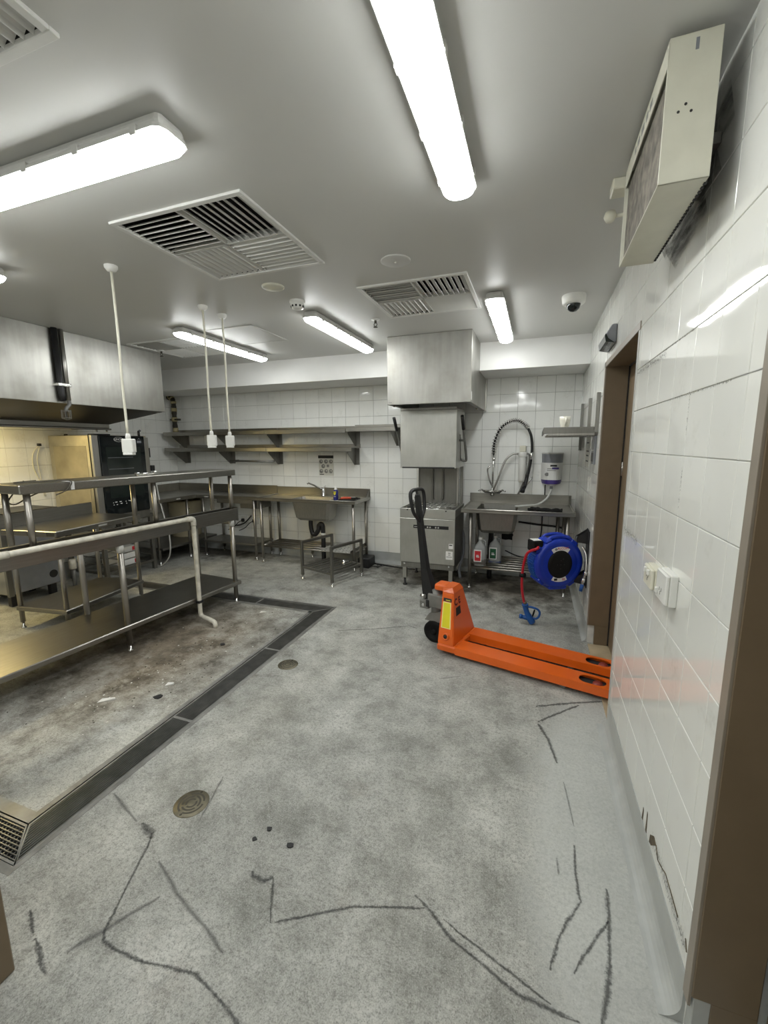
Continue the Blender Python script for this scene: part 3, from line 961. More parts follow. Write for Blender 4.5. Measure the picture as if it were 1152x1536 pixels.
# ------------------------------------------------------------------ pendant sockets on cords
def pendant(x, y, zb, lab):
    t = Thing('pendant_socket', lab, 'pendant socket', (x, y, zb), 'pendant power sockets')
    m = Matrix.Translation((x, y, ZC)) @ Matrix.Rotation(PI, 4, 'X')
    t.part('ceiling_rose', MB().lathe([(0.035, 0), (0.035, 0.012), (0.022, 0.030), (0, 0.032)], 20, m), M['white_plastic'])
    t.part('cord', MB().tube(bez([(x, y, ZC - 0.03), (x + 0.002, y, ZC - 0.35), (x - 0.003, y, zb + 0.4), (x, y, zb + 0.12)], 5), 0.0072, 8), M['cream_plastic'])
    t.part('gland', MB().lathe([(0, 0), (0.014, 0), (0.015, 0.018), (0.011, 0.034), (0, 0.034)], 12, Matrix.Translation((x, y, zb + 0.095))), M['white_plastic'])
    r = Matrix.Translation((x, y, zb)) @ Matrix.Rotation(math.radians(28), 4, 'Z')
    b = MB().box((-0.032, -0.026, 0.014), (0.032, 0.026, 0.098), 0.005, r)
    t.part('socket_body', b, M['white_plastic'])
    t.part('socket_face', MB().box((-0.027, -0.030, 0.0), (0.027, 0.020, 0.016), 0.003, r), M['white_plastic'])
pendant(-2.345, 1.93, 1.525, 'nearest hanging white socket on the leftmost long cord')
pendant(-2.37, 2.67, 1.562, 'hanging white socket, left one of the close pair in front of the wall shelves')
pendant(-2.38, 2.89, 1.562, 'hanging white socket, right one of the close pair in front of the wall shelves')

# ------------------------------------------------------------------ wall fan box at upper right
t = Thing('wall_fan', 'cream metal fan box bracketed high on the tiled wall at upper right', 'fan', (0.33, 1.68, 2.24))
fx0, fx1, fy0, fy1, fz0, fz1 = 0.268, 0.382, 1.40, 1.955, 2.243, 2.575
sh = MB()
th = 0.004
sh.box((fx0, fy0, fz0), (fx1, fy0 + th, fz1), 0.001)
sh.box((fx0, fy1 - th, fz0), (fx1, fy1, fz1), 0.001)
sh.box((fx0, fy0, fz0), (fx1, fy1, fz0 + th), 0.001)
sh.box((fx0, fy0, fz1 - th), (fx1, fy1, fz1), 0.001)
sh.box((fx0, fy0, fz1 - 0.06), (fx0 + th, fy1, fz1), 0.001)
for y, z in ((1.44, 2.0),):
    pass
t.part('casing', sh, M['cream_enamel'])
t.part('filter_grille', MB().box((fx0 + 0.012, fy0 + th, fz0 + th), (fx0 + 0.022, fy1 - th, fz1 - 0.055)), M['mesh_dirty'])
b = MB()
for k in range(20):
    y = fy0 + 0.02 + k * (fy1 - fy0 - 0.04) / 19
    b.box((fx1 - 0.012, y - 0.004, fz0 + 0.01), (fx1 - 0.006, y + 0.004, fz1 - 0.02))
t.part('rear_grille', b, M['dark'])
for k in range(26):
    y = fy0 + 0.03 + k * (fy1 - fy0 - 0.06) / 25
    t.part('vent_tooth', MB().box((fx1 - 0.004, y - 0.005, fz0 - 0.003), (fx1 + 0.003, y + 0.005, fz0 + 0.006)), M['label_black'])
for k, (y, w_) in enumerate(((1.56, 0.03), (1.61, 0.025), (1.66, 0.035), (1.72, 0.03), (1.77, 0.02))):
    t.part('print_bar', MB().box((fx0 - 0.0006, y, fz1 - 0.040), (fx0 + 0.001, y + w_, fz1 - 0.022)), M['label_grey'])
for y in (fy0 + 0.16, fy1 - 0.10):
    t.part('bracket', MB().box((fx1 - 0.012, y, 2.40), (XR - 0.006, y + 0.03, 2.43), 0.002), M['steel_dark'])
for (x, z) in ((0.315, 2.42), (0.300, 2.405), (0.328, 2.402)):
    t.part('screw_hole', MB().cyl((x, fy0 - 0.0006, z), (x, fy0 + 0.001, z), 0.0035, 8), M['label_black'])
t.part('slot_hole', MB().box((0.325, fy0 - 0.0006, 2.535), (0.333, fy0 + 0.001, 2.562), 0.003), M['grey_plastic'])
# small things fixed beyond the fan
t = Thing('wall_sensor', 'small cream swivel sensor peeking out beyond the wall fan', 'sensor', (0.30, 2.22, 2.545))
t.part('arm', MB().tube([(XR - 0.006, 2.22, 2.545), (0.27, 2.22, 2.545)], 0.008, 8), M['cream_plastic'])
t.part('plate', MB().box((XR - 0.012, 2.19, 2.515), (XR - 0.005, 2.25, 2.575), 0.002), M['cream_plastic'])
t.part('head', MB().lathe([(0, -0.024), (0.016, -0.020), (0.026, 0), (0.020, 0.018), (0, 0.024)], 16, Matrix.Translation((0.255, 2.22, 2.545))), M['cream_plastic'])
single('junction_box', MB().box((0.235, 2.03, 2.560), (0.295, 2.11, ZC + 0.0), 0.004), M['cream_plastic'], 'small cream junction box on the ceiling behind the wall fan', 'box', (0.265, 2.07, 2.56))

# ------------------------------------------------------------------ right wall fittings
def outlet(y0, y1, z0, z1, lab, mat, toggles):
    yc = (y0 + y1) / 2
    t = Thing('power_outlet', lab, 'power outlet', (XR - 0.006, yc, z0))
    t.part('mount_block', MB().box((XR - 0.028, y0, z0), (XR - 0.0055, y1, z1), 0.003), mat)
    t.part('face_plate', MB().box((XR - 0.040, y0 + 0.002, z0 + 0.002), (XR - 0.028, y1 - 0.002, z1 - 0.002), 0.004), mat)
    for (dy, dz) in toggles:
        t.part('switch', MB().box((XR - 0.048, yc + dy - 0.007, z0 + dz - 0.010), (XR - 0.039, yc + dy + 0.007, z0 + dz + 0.010), 0.002), M['white_plastic'])
    for (dy, dz) in ((0.0, 0.030), (-0.010, 0.042), (0.010, 0.042)):
        t.part('pin_slot', MB().box((XR - 0.0405, yc + dy - 0.0015, z0 + dz - 0.006), (XR - 0.0395, yc + dy + 0.0015, z0 + dz + 0.006)), M['label_black'])
outlet(1.70, 1.815, 1.045, 1.125, 'cream power outlet with two switches on tiled wall by the doorway', M['cream_plastic'], ((-0.022, 0.060), (0.022, 0.060)))
outlet(1.525, 1.640, 1.050, 1.155, 'white power outlet next to the cream one, closer to the camera', M['white_plastic'], ((0.030, 0.030),))
t = Thing('light_switch', 'white light switch on tiled wall beyond the doorway above the hose reel', 'switch', (XR - 0.006, 4.02, 1.17))
t.part('plate', MB().box((XR - 0.016, 3.98, 1.165), (XR - 0.0055, 4.06, 1.29), 0.003), M['white_plastic'])
t.part('rocker', MB().box((XR - 0.020, 4.005, 1.205), (XR - 0.015, 4.035, 1.25), 0.002), M['white_plastic'])
# emergency light above the door
t = Thing('emergency_light', 'grey wedge shaped emergency light above the doorway', 'light', (XR - 0.006, 2.97, 2.205))
pr = [(0, 0), (0.062, 0.012), (0.068, 0.05), (0.030, 0.115), (0, 0.115)]
m = frame_to((XR - 0.0055, 3.13, 2.205), (-1, 0, 0), (0, 0, 1))
t.part('housing', MB().prism(pr, 0.33, m @ Matrix.Translation((0, 0, -0.0)), 0.006), M['grey_plastic'])
m = frame_to((XR - 0.0055, 3.115, 2.202), (-1, 0, 0), (0, 0, 1))
t.part('lens', MB().prism([(0.012, 0), (0.064, 0.010), (0.072, 0.048), (0.066, 0.060), (0.05, 0.03)], 0.30, m), M['glass_grey'])
# notice with printed panel beyond the door
t = Thing('wall_notice', 'faded wall notice with dark printed bars beyond the doorway', 'notice', (XR - 0.006, 4.25, 1.37))
t.part('sheet', MB().box((XR - 0.0085, 4.16, 1.36), (XR - 0.0057, 4.46, 1.63), 0.0005), M['poster'])
for k, (z, a) in enumerate(((1.575, 0.02), (1.50, 0.0), (1.46, 0.01), (1.41, 0.02))):
    t.part('print_bar', MB().box((XR - 0.0092, 4.20 + a, z), (XR - 0.0085, 4.40, z + 0.012)), M['label_black'])
t = Thing('wall_panel', 'small dark control panel on the tiled wall right beside the door frame', 'control panel', (XR - 0.006, 3.80, 1.42))
t.part('case', MB().box((XR - 0.024, 3.73, 1.41), (XR - 0.0055, 3.88, 1.635), 0.003), M['grey_plastic'])
t.part('screen', MB().box((XR - 0.0255, 3.745, 1.43), (XR - 0.023, 3.865, 1.50), 0.001), M['black'])
t.part('label_strip', MB().box((XR - 0.0255, 3.745, 1.515), (XR - 0.023, 3.865, 1.525), 0.0005), M['label_white'])
# stainless shelf with wall rails
t = Thing('wall_rail_shelf', 'short stainless shelf on three upright wall rails beside the doorway', 'shelf', (0.25, 4.3, 1.70))
t.part('shelf_board', MB().box((0.06, 3.72, 1.680), (XR - 0.033, 4.95, 1.705), 0.003), M['steel_dark'])
t.part('shelf_lip', MB().box((0.048, 3.70, 1.655), (XR - 0.034, 3.72, 1.7045), 0.003).box((0.048, 3.72, 1.655), (0.06, 4.96, 1.7045), 0.003), M['steel_dark'])
for y, z1 in ((3.70, 1.962), (4.25, 1.972), (4.93, 1.982)):
    t.part('wall_rail', MB().box((XR - 0.032, y - 0.018, 1.50 if y > 4.6 else 1.66), (XR - 0.0055, y + 0.018, z1), 0.002), M['steel_dark'])
    t.part('arm', MB().prism([(0, 0), (0.34, 0.0), (0.34, 0.02), (0.05, 0.04), (0, 0.04)], 0.004, frame_to((XR - 0.03, y + 0.002, 1.640), (-1, 0, 0), (0, 0, 1))), M['steel'])
# mug on it
t = Thing('mug', 'white mug upside down on the short wall shelf', 'mug', (0.215, 3.90, 1.7055))
m = Matrix.Translation((0.215, 3.90, 1.7055))
t.part('cup', MB().lathe([(0.0, 0.0), (0.030, 0.0), (0.033, 0.006), (0.043, 0.060), (0.045, 0.092), (0.042, 0.092), (0.040, 0.06), (0.030, 0.010), (0.0, 0.008)], 24, m), M['mug'])
t.part('handle', MB().tube(bez([(0.217, 3.86, 1.785), (0.219, 3.832, 1.777), (0.219, 3.828, 1.750), (0.217, 3.866, 1.727)], 5), 0.006, 8), M['mug'])

# ------------------------------------------------------------------ cooking hood on the left
HX, HY0, HY1, HZ0 = -4.02, 0.75, 3.81, 1.965
t = Thing('range_hood', 'long stainless range hood canopy along the left wall', 'range hood', (-4.67, 2.28, 1.78))
mb = MB()
mb.box((HX - 0.012, HY0, HZ0), (HX, HY1, ZC - 0.001), 0.002)
mb.box((XL + 0.008, HY1 - 0.012, HZ0), (HX - 0.012, HY1, ZC - 0.001), 0.002)
mb.box((XL + 0.008, HY0, HZ0), (HX - 0.012, HY0 + 0.012, ZC - 0.001), 0.002)
t.part('canopy', mb, M['steel_hood'])
ix, iy1, iz = -4.72, 3.66, 1.835
mb = MB()
mb.hexa([(HX - 0.014, HY0 + 0.012, HZ0 + 0.0), (HX - 0.014, HY1 - 0.012, HZ0), (HX - 0.014, HY1 - 0.012, HZ0 + 0.02), (HX - 0.014, HY0 + 0.012, HZ0 + 0.02),
         (ix, HY0 + 0.012, iz), (ix, iy1, iz), (ix, iy1, iz + 0.02), (ix, HY0 + 0.012, iz + 0.02)])
mb.hexa([(HX - 0.014, HY1 - 0.012, HZ0), (XL + 0.008, HY1 - 0.012, HZ0), (XL + 0.008, HY1 - 0.012, HZ0 + 0.02), (HX - 0.014, HY1 - 0.012, HZ0 + 0.02),
         (ix, iy1, iz), (XL + 0.008, iy1, iz), (XL + 0.008, iy1, iz + 0.02), (ix, iy1, iz + 0.02)])
t.part('sloped_underside', mb, M['greasy'])
mb = MB().box((ix - 0.05, HY0 + 0.012, 1.785), (ix, iy1, iz + 0.06), 0.008).box((ix - 0.02, HY0 + 0.012, 1.768), (ix + 0.016, iy1 + 0.01, 1.788), 0.006)
mb.box((XL + 0.008, iy1 - 0.05, 1.785), (ix - 0.05, iy1, iz + 0.06), 0.006)
t.part('grease_gutter', mb, M['steel_y'])
t.part('filter_panel', MB().box((XL + 0.008, HY0 + 0.012, 1.870), (ix - 0.05, iy1 - 0.05, 1.882)), M['greasy'])
for y in (3.62, 3.50):
    t.part('drain_plug', MB().cyl((ix - 0.005, y, 1.745), (ix - 0.005, y, 1.77), 0.010, 10), M['chrome'])
t.part('corner_rivet', MB().cyl((HX - 0.06, HY1 - 0.05, HZ0 - 0.012), (HX - 0.06, HY1 - 0.05, HZ0), 0.012, 10), M['chrome'])
# lamp under the hood, out of the picture to the left
t = Thing('hood_lamp', 'warm lamp fixed under the range hood beyond the left edge of the photo', 'light', (-5.02, 2.1, 1.805))
t.part('lamp_base', MB().box((-5.10, 1.75, 1.854), (-4.94, 2.50, 1.869), 0.004), M['light_grey'])
t.part('lamp_glass', MB().box((-5.08, 1.77, 1.805), (-4.96, 2.48, 1.854), 0.02, seg=2), M['lamp_warm'])
# conduit with caged sprinkler in front of the hood
t = Thing('conduit', 'dark pipe and steel conduit running down the range hood front to a caged sprinkler', 'pipe', (HX + 0.03, 2.70, 1.85))
t.part('black_pipe', MB().tube([(HX + 0.027, 2.672, ZC), (HX + 0.027, 2.672, 2.03), (HX + 0.027, 2.685, 1.985)], 0.024, 10), M['black'])
t.part('steel_pipe', MB().tube([(HX + 0.030, 2.725, ZC), (HX + 0.030, 2.725, 1.99)], 0.019, 10), M['steel'])
t.part('strap', MB().box((HX + 0.0005, 2.640, 2.11), (HX + 0.056, 2.752, 2.135), 0.003), M['chrome'])
t.part('elbow', MB().tube(bez([(HX + 0.030, 2.725, 2.0), (HX + 0.030, 2.728, 1.955), (HX + 0.030, 2.70, 1.925), (HX + 0.030, 2.69, 1.90)], 4), 0.016, 8), M['cast'])
b = MB()
cx, cy, cz = HX + 0.030, 2.69, 1.865
for k in range(4):
    a = k * PI / 4
    dx, dy = 0.036 * math.cos(a), 0.036 * math.sin(a)
    b.tube([(cx - dx, cy - dy, cz + 0.04), (cx - dx, cy - dy, cz - 0.035), (cx, cy, cz - 0.048), (cx + dx, cy + dy, cz - 0.035), (cx + dx, cy + dy, cz + 0.04)], 0.0022, 5)
for z in (cz + 0.03, cz - 0.03):
    b.tube([(cx + 0.036 * math.cos(q * PI / 8), cy + 0.036 * math.sin(q * PI / 8), z) for q in range(16)], 0.0022, 5, closed=True)
t.part('cage', b, M['cast'])
t.part('sprinkler_head', MB().lathe([(0, 0.04), (0.010, 0.04), (0.010, -0.02), (0.020, -0.03), (0, -0.032)], 10, Matrix.Translation((cx, cy, cz))), M['brass_dark'])

# lagged pipe in the far left corner
t = Thing('lagged_pipe', 'mottled taped pipe coming down the far left corner onto the shelves', 'pipe', (-5.20, 5.10, 1.79))
pts = bez([(-5.30, 5.10, 2.30), (-5.25, 5.10, 2.31), (-5.205, 5.10, 2.26), (-5.20, 5.10, 2.15), (-5.205, 5.10, 1.98), (-5.20, 5.10, 1.788)], 6)
t.part('pipe', MB().tube(pts, [0.034 + 0.004 * math.sin(i * 1.9) for i in range(len(pts))], 10), M['lapping'])
for i in range(3, len(pts) - 2, 5):
    t.part('tape_band', MB().tube([pts[i], pts[i + 2]], 0.040, 10), M['lapping2'])
t.part('clamp', MB().box((-5.27, 5.07, 1.965), (-5.11, 5.13, 1.99), 0.004).box((-5.205, 5.10, 1.97), (-5.195, 5.199, 1.985)), M['brass_dark'])

# ------------------------------------------------------------------ wall shelves on the back wall
def wall_shelf(x0, x1, ztop, lab, brackets, depth=0.30, lip=0.055, up=0.0, dark=False):
    y0, y1 = YB - 0.0065 - depth, YB - 0.0065
    t = Thing('wall_shelf', lab, 'shelf', ((x0 + x1) / 2, y0, ztop - lip), 'stainless shelves on the back wall')
    st = M['steel_h']
    t.part('shelf_board', MB().box((x0, y0 + 0.012, ztop - 0.012), (x1, y1, ztop), 0.002), st)
    f = MB().box((x0, y0, ztop - lip), (x1, y0 + 0.012, ztop), 0.004)
    t.part('front_lip', f, st)
    t.part('rear_upstand', MB().box((x0, y1 - 0.008, ztop - 0.001), (x1, y1, ztop + 0.04), 0.002), st)
    for (bx, full) in brackets:
        m = frame_to((bx, y1 - 0.001, ztop - 0.013), (0, -1, 0), (0, 0, 1))
        d = depth - 0.02
        t.part('bracket', MB().prism([(0.0, -0.22), (0.055, -0.22), (d, -0.055), (d, 0.0), (0.0, 0.0)], 0.004, m).box((bx - 0.002, y1 - 0.006, ztop - 0.233), (bx + 0.05, y1 - 0.001, ztop - 0.014), 0.001), M['steel_dark'])
    return t
wall_shelf(-5.24, -3.452, 1.783, 'upper wall shelf at the left corner with the taped pipe standing on it', ((-5.09, 1), (-4.27, 1)))
wall_shelf(-3.448, -2.262, 1.783, 'middle upper wall shelf above the left sink', ((-3.43, 1),))
wall_shelf(-2.258, -1.60, 1.796, 'short upper wall shelf beside the dishwasher hood', ((-2.24, 1), (-1.665, 1)))
wall_shelf(-5.24, -3.452, 1.553, 'lower wall shelf at the left corner', ((-5.09, 1), (-4.25, 1)))
wall_shelf(-3.448, -2.185, 1.550, 'lower wall shelf above the hand washing poster', ((-3.43, 1), (-2.25, 1)))
single('towel_rail', MB().cyl((-4.14, 5.0, 1.362), (-3.40, 5.0, 1.362), 0.014, 10).box((-4.142, 4.995, 1.36), (-4.138, YB - 0.007, 1.375)).box((-3.462, 4.995, 1.36), (-3.458, YB - 0.007, 1.375)), M['steel_dark'],
       'dark hanging rail below the lower left wall shelf', 'rail', (-3.8, 5.0, 1.35))

# hand washing poster
px0, px1, pz0, pz1 = -2.81, -2.59, 1.165, 1.44
t = Thing('poster', 'faded hand washing poster with round pictures on the tiles under a shelf', 'poster', ((px0 + px1) / 2, YB - 0.0075, pz0))
t.part('sheet', MB().box((px0, YB - 0.0085, pz0), (px1, YB - 0.0062, pz1)), M['poster'])
t.part('header_bar', MB().box((px0 - 0.008, YB - 0.0092, pz1 - 0.04), (px1 + 0.004, YB - 0.0085, pz1)), M['label_black'])
for (fx, fz) in ((0.16, 0.75), (0.50, 0.75), (0.84, 0.75), (0.30, 0.50), (0.16, 0.24), (0.50, 0.24), (0.82, 0.24)):
    c = (px0 + fx * (px1 - px0), pz0 + fz * (pz1 - pz0 - 0.02))
    m = Matrix.Translation((c[0], YB - 0.0085, c[1])) @ Matrix.Rotation(PI / 2, 4, 'X')
    t.part('picture', MB().lathe([(0.028, 0), (0.028, 0.0008), (0, 0.0008)], 20, m), M['label_grey'])
    t.part('picture_detail', MB().cbox((c[0] + 0.006, YB - 0.0095, c[1] + 0.006), (0.022, 0.0008, 0.012), rot=(0, 0.6, 0)), M['poster'])
t.part('frame_mark', MB().box((px0 + 0.12, YB - 0.0092, pz0 + 0.115), (px0 + 0.155, YB - 0.0085, pz0 + 0.15)), M['label_grey'])
t.part('print_bar', MB().box((px0 + 0.012, YB - 0.0092, pz0 + 0.012), (px0 + 0.075, YB - 0.0085, pz0 + 0.022)), M['label_black'])

# ------------------------------------------------------------------ stainless benches
def leg(t, x, y, z1, r=0.019, foot=True, parent=None, mat='tube', z0=0.0):
    l = t.part('leg', MB().cyl((x, y, z0 + 0.055), (x, y, z1), r, 14), M[mat])
    if foot:
        b = MB().lathe([(0, 0.0), (0.020, 0.0), (0.020, 0.008), (0.010, 0.014), (0.010, 0.060), (0, 0.060)], 12, Matrix.Translation((x, y, z0)))
        t.part('foot', b, M['chrome'], l)
    return l

def pan(mb, x0, x1, y0, y1, ztop, t=0.045, bev=0.006):
    mb.box((x0, y0, ztop - t), (x1, y1, ztop), bev)

def bowl(x0, x1, y0, y1, ztop, zbot, taper=0.05):
    """an open sink bowl with real walls"""
    mb = MB()
    o = [(x0, y0), (x1, y0), (x1, y1), (x0, y1)]
    c = Vector(((x0 + x1) / 2, (y0 + y1) / 2))
    def ring(k, z, off=0.0, chamf=0.03):
        xa, xb, ya, yb = x0 + k + off, x1 - k - off, y0 + k + off, y1 - k - off
        q = chamf
        return [mb.bm.verts.new((a, b, z)) for a, b in ((xa + q, ya), (xb - q, ya), (xb, ya + q), (xb, yb - q), (xb - q, yb), (xa + q, yb), (xa, yb - q), (xa, ya + q))]
    R = [ring(0, ztop), ring(taper * 0.75, zbot + 0.035), ring(taper + 0.02, zbot), ]
    I = [ring(0, ztop, 0.004), ring(taper * 0.75, zbot + 0.04, 0.004), ring(taper + 0.02, zbot + 0.005, 0.004)]
    def skin(a, b, flip):
        for k in range(8):
            f = (a[k], a[(k + 1) % 8], b[(k + 1) % 8], b[k])
            mb.bm.faces.new(f if not flip else tuple(reversed(f)))
    skin(R[1], R[0], False); skin(R[2], R[1], False)
    skin(I[0], I[1], False); skin(I[1], I[2], False)
    skin(R[0], I[0], False)
    mb.bm.faces.new(list(reversed(R[2]))); mb.bm.faces.new(I[2])
    return mb

def sink_top(t, x0, x1, y0, y1, ztop, hole, splash, thick=0.045, rim=0.006, mat='steel_h'):
    hx0, hx1, hy0, hy1 = hole
    mb = MB()
    zz = ztop - 0.012
    for lo, hi in (((x0, y0), (x1, hy0)), ((x0, hy1), (x1, y1)), ((x0, hy0), (hx0, hy1)), ((hx1, hy0), (x1, hy1))):
        mb.box((*lo, zz - 0.004), (*hi, zz))
    # raised marine edge and folded front
    mb.box((x0, y0, ztop - thick), (x1, y0 + 0.018, ztop), 0.005)
    mb.box((x0, y0 + 0.018, ztop - thick), (x0 + 0.018, y1, ztop), 0.005)
    mb.box((x1 - 0.018, y0 + 0.018, ztop - thick), (x1, y1, ztop), 0.005)
    o = t.part('bench_top', mb, M[mat])
    mb = MB().box((x0, y1 - 0.014, ztop - thick), (x1, y1, splash), 0.003)
    mb.prism([(0, 0), (0.10, 0), (0, 0.09)], 0.012, frame_to((x1 - 0.013, y1 - 0.014, ztop - 0.002), (0, -1, 0), (0, 0, 1)))
    t.part('splashback', mb, M[mat])
    return o

# left sink bench
t = Thing('sink_bench', 'left stainless sink bench under the wall shelves with rail undershelf', 'sink bench', (-2.77, 4.93, 0))
x0, x1, y0, y1 = -3.488, -2.055, 4.665, YB - 0.0065
lb = (-3.0, -2.44, 4.735, 5.06)
sink_top(t, x0, x1, y0, y1, 0.90, (lb[0] + 0.004, lb[1] - 0.004, lb[2] + 0.004, lb[3] - 0.004), 1.00)
t.part('sink_bowl', bowl(*lb, 0.886, 0.60, 0.05), M['steel'])
for (lx, ly) in ((-3.448, 4.715), (-2.095, 4.715), (-3.448, 5.13), (-2.095, 5.13), (-2.93, 5.145)):
    leg(t, lx, ly, 0.856)
for ly in (4.715, 5.13):
    t.part('rail', MB().cyl((-3.448, ly, 0.232), (-2.095, ly, 0.232), 0.0125, 10), M['tube'])
for lx in (-3.448, -2.095):
    t.part('rail', MB().cyl((lx, 4.715, 0.232), (lx, 5.13, 0.232), 0.0125, 10), M['tube'])
for k in range(3):
    ly = 4.82 + 0.105 * k
    t.part('rail', MB().cyl((-3.448, ly, 0.232), (-2.095, ly, 0.232), 0.0125, 10), M['tube'])
trap = t.part('waste_trap', MB().tube(bez([(-2.80, 4.90, 0.60), (-2.80, 4.90, 0.50), (-2.78, 4.90, 0.41), (-2.735, 4.90, 0.40), (-2.69, 4.90, 0.46), (-2.68, 4.90, 0.52), (-2.65, 4.90, 0.545), (-2.625, 4.90, 0.52), (-2.62, 4.90, 0.42), (-2.62, 4.90, 0.0)], 6), 0.030, 12), M['black'])
t.part('collar', MB().cyl((-2.62, 4.90, 0.395), (-2.62, 4.90, 0.425), 0.036, 14), M['white_plastic'], trap)
t = Thing('mixer_tap', 'chrome lever mixer tap on the left sink bench', 'tap', (-2.715, 5.13, 0.888))
t.part('tap_body', MB().lathe([(0, 0), (0.030, 0), (0.030, 0.010), (0.023, 0.016), (0.023, 0.095), (0.018, 0.105), (0, 0.107)], 20, Matrix.Translation((-2.715, 5.12, 0.888))), M['chrome'])
t.part('spout', MB().tube([(-2.72, 5.12, 0.975), (-2.80, 5.03, 1.04), (-2.855, 4.97, 1.078), (-2.867, 4.955, 1.068)], [0.014, 0.012, 0.011, 0.011], 12), M['chrome'])
t.part('lever', MB().box((-0.012, -0.008, 0.0), (0.012, 0.075, 0.010), 0.004, Matrix.Translation((-2.715, 5.12, 0.994)) @ Matrix.Rotation(0.35, 4, 'X')), M['chrome'])

# things standing on it
t = Thing('spray_can', 'blue spray can with yellow shield and white cap on the left sink bench', 'spray can', (-2.37, 4.80, 0.8885))
m = Matrix.Translation((-2.37, 4.80, 0.8885))
t.part('can_body', MB().lathe([(0, 0), (0.030, 0), (0.032, 0.004), (0.032, 0.115), (0.027, 0.128), (0.020, 0.132), (0, 0.132)], 24, m), M['navy'])
t.part('cap', MB().lathe([(0.019, 0.131), (0.019, 0.147), (0.011, 0.151), (0.011, 0.168), (0.007, 0.170), (0, 0.170)], 18, m), M['white_plastic'])
sh = MB()
def wrap(mb, r, a0, a1, z0f, z1f, cx, cy, n=12):
    prev = None
    for k in range(n + 1):
        a = a0 + (a1 - a0) * k / n
        p0 = mb.bm.verts.new((cx + r * math.cos(a), cy + r * math.sin(a), z0f(k / n)))
        p1 = mb.bm.verts.new((cx + r * math.cos(a), cy + r * math.sin(a), z1f(k / n)))
        if prev:
            mb.bm.faces.new((prev[0], p0, p1, prev[1]))
        prev = (p0, p1)
zb_ = 0.8885
wrap(sh, 0.0325, -2.35, -0.95, lambda u: zb_ + 0.064 + 0.034 * abs(2 * u - 1) ** 2.2, lambda u: zb_ + 0.112, -2.37, 4.80)
t.part('yellow_shield', sh, M['can_yellow'])
t.text('can_print', 'WD-40', M['label_black'], 0.017, frame_to((-2.3745, 4.7655, zb_ + 0.098), (1, 0.12, 0), (0, 0, 1)))
sh = MB(); wrap(sh, 0.0326, -2.2, -1.1, lambda u: zb_ + 0.044, lambda u: zb_ + 0.050, -2.37, 4.80, 6)
t.part('print_bar', sh, M['label_white'])
# tray with an orange-handled tool
t = Thing('drip_tray', 'shallow black tray holding the orange tool on the left sink bench', 'tray', (-2.22, 4.86, 0.8885))
m = Matrix.Translation((-2.205, 4.85, 0.8885)) @ Matrix.Rotation(0.12, 4, 'Z')
b = MB().box((-0.115, -0.10, 0), (0.115, 0.10, 0.004), 0.001, m)
for lo, hi in (((-0.115, -0.10, 0.003), (0.115, -0.092, 0.016)), ((-0.115, 0.092, 0.003), (0.115, 0.10, 0.016)), ((-0.115, -0.092, 0.003), (-0.107, 0.092, 0.016)), ((0.107, -0.092, 0.003), (0.115, 0.092, 0.016))):
    b.box(lo, hi, 0, m)
t.part('tray_body', b, M['black'])
t = Thing('hand_tool', 'orange gripped hand tool lying in the black tray', 'tool', (-2.22, 4.85, 0.894))
t.part('grip', MB().tube([(-2.305, 4.80, 0.908), (-2.27, 4.815, 0.915), (-2.22, 4.835, 0.914), (-2.18, 4.85, 0.910)], [0.012, 0.016, 0.017, 0.012], 10), M['clay'])
t.part('second_grip', MB().tube([(-2.275, 4.87, 0.908), (-2.21, 4.87, 0.912), (-2.155, 4.865, 0.909)], [0.009, 0.014, 0.010], 10), M['clay'])
t.part('head', MB().tube([(-2.18, 4.85, 0.910), (-2.14, 4.865, 0.910), (-2.11, 4.885, 0.916)], [0.014, 0.012, 0.006], 10), M['label_black'])
t.part('paper_tag', MB().cbox((-2.185, 4.91, 0.908), (0.10, 0.06, 0.001), rot=(0.25, 0.05, 0.1)), M['paper'])
# perforated sheet lying on the undershelf rails
t = Thing('perforated_tray', 'perforated shiny metal tray lying on the undershelf of the left sink bench', 'tray', (-2.30, 4.88, 0.245))
m = Matrix.Translation((-2.33, 4.80, 0.2462)) @ Matrix.Rotation(0.0, 4, 'Z')
t.part('sheet', MB().box((-0.22, -0.16, 0), (0.22, 0.34, 0.006), 0.001, m), M['tray_metal'])
for i in range(9):
    for j in range(6):
        x, y = -0.19 + i * 0.0475 + (0.02 if j % 2 else 0), -0.13 + j * 0.085
        if x > 0.20: continue
        t.part('dimple', MB().lathe([(0.014, 0.006), (0.011, 0.0075), (0, 0.0078)], 8, m @ Matrix.Translation((x, y, 0))), M['label_white'] if False else M['chrome'])
t.part('side_flange', MB().box((0.215, -0.16, 0.0), (0.22, 0.34, 0.03), 0.001, m), M['steel_dark'])

# corner benches at the far left
t = Thing('corner_bench', 'L-shaped stainless bench filling the far left corner', 'bench', (-4.4, 5.0, 0))
mb = MB()
pan(mb, XL + 0.008, -3.492, 4.745, YB - 0.0065, 0.895, 0.05)
pan(mb, XL + 0.008, -4.56, 4.10, 4.745, 0.895, 0.05)
t.part('bench_top', mb, M['steel_h'])
mb = MB().box((XL + 0.008, YB - 0.0205, 0.85), (-3.492, YB - 0.0065, 1.010), 0.003).box((XL + 0.0075, 4.10, 0.85), (XL + 0.022, YB - 0.021, 1.010), 0.003)
t.part('splashback', mb, M['steel_h'])
for (lx, ly) in ((-3.60, 4.77), (-4.47, 4.77), (-4.62, 4.62), (-4.68, 4.15), (-5.27, 4.15), (-3.60, 5.13), (-4.45, 5.13), (-5.26, 5.13)):
    leg(t, lx, ly, 0.85, 0.0175)
mb = MB()
mb.box((-4.50, 4.75, 0.205), (-3.58, 5.15, 0.235), 0.004)
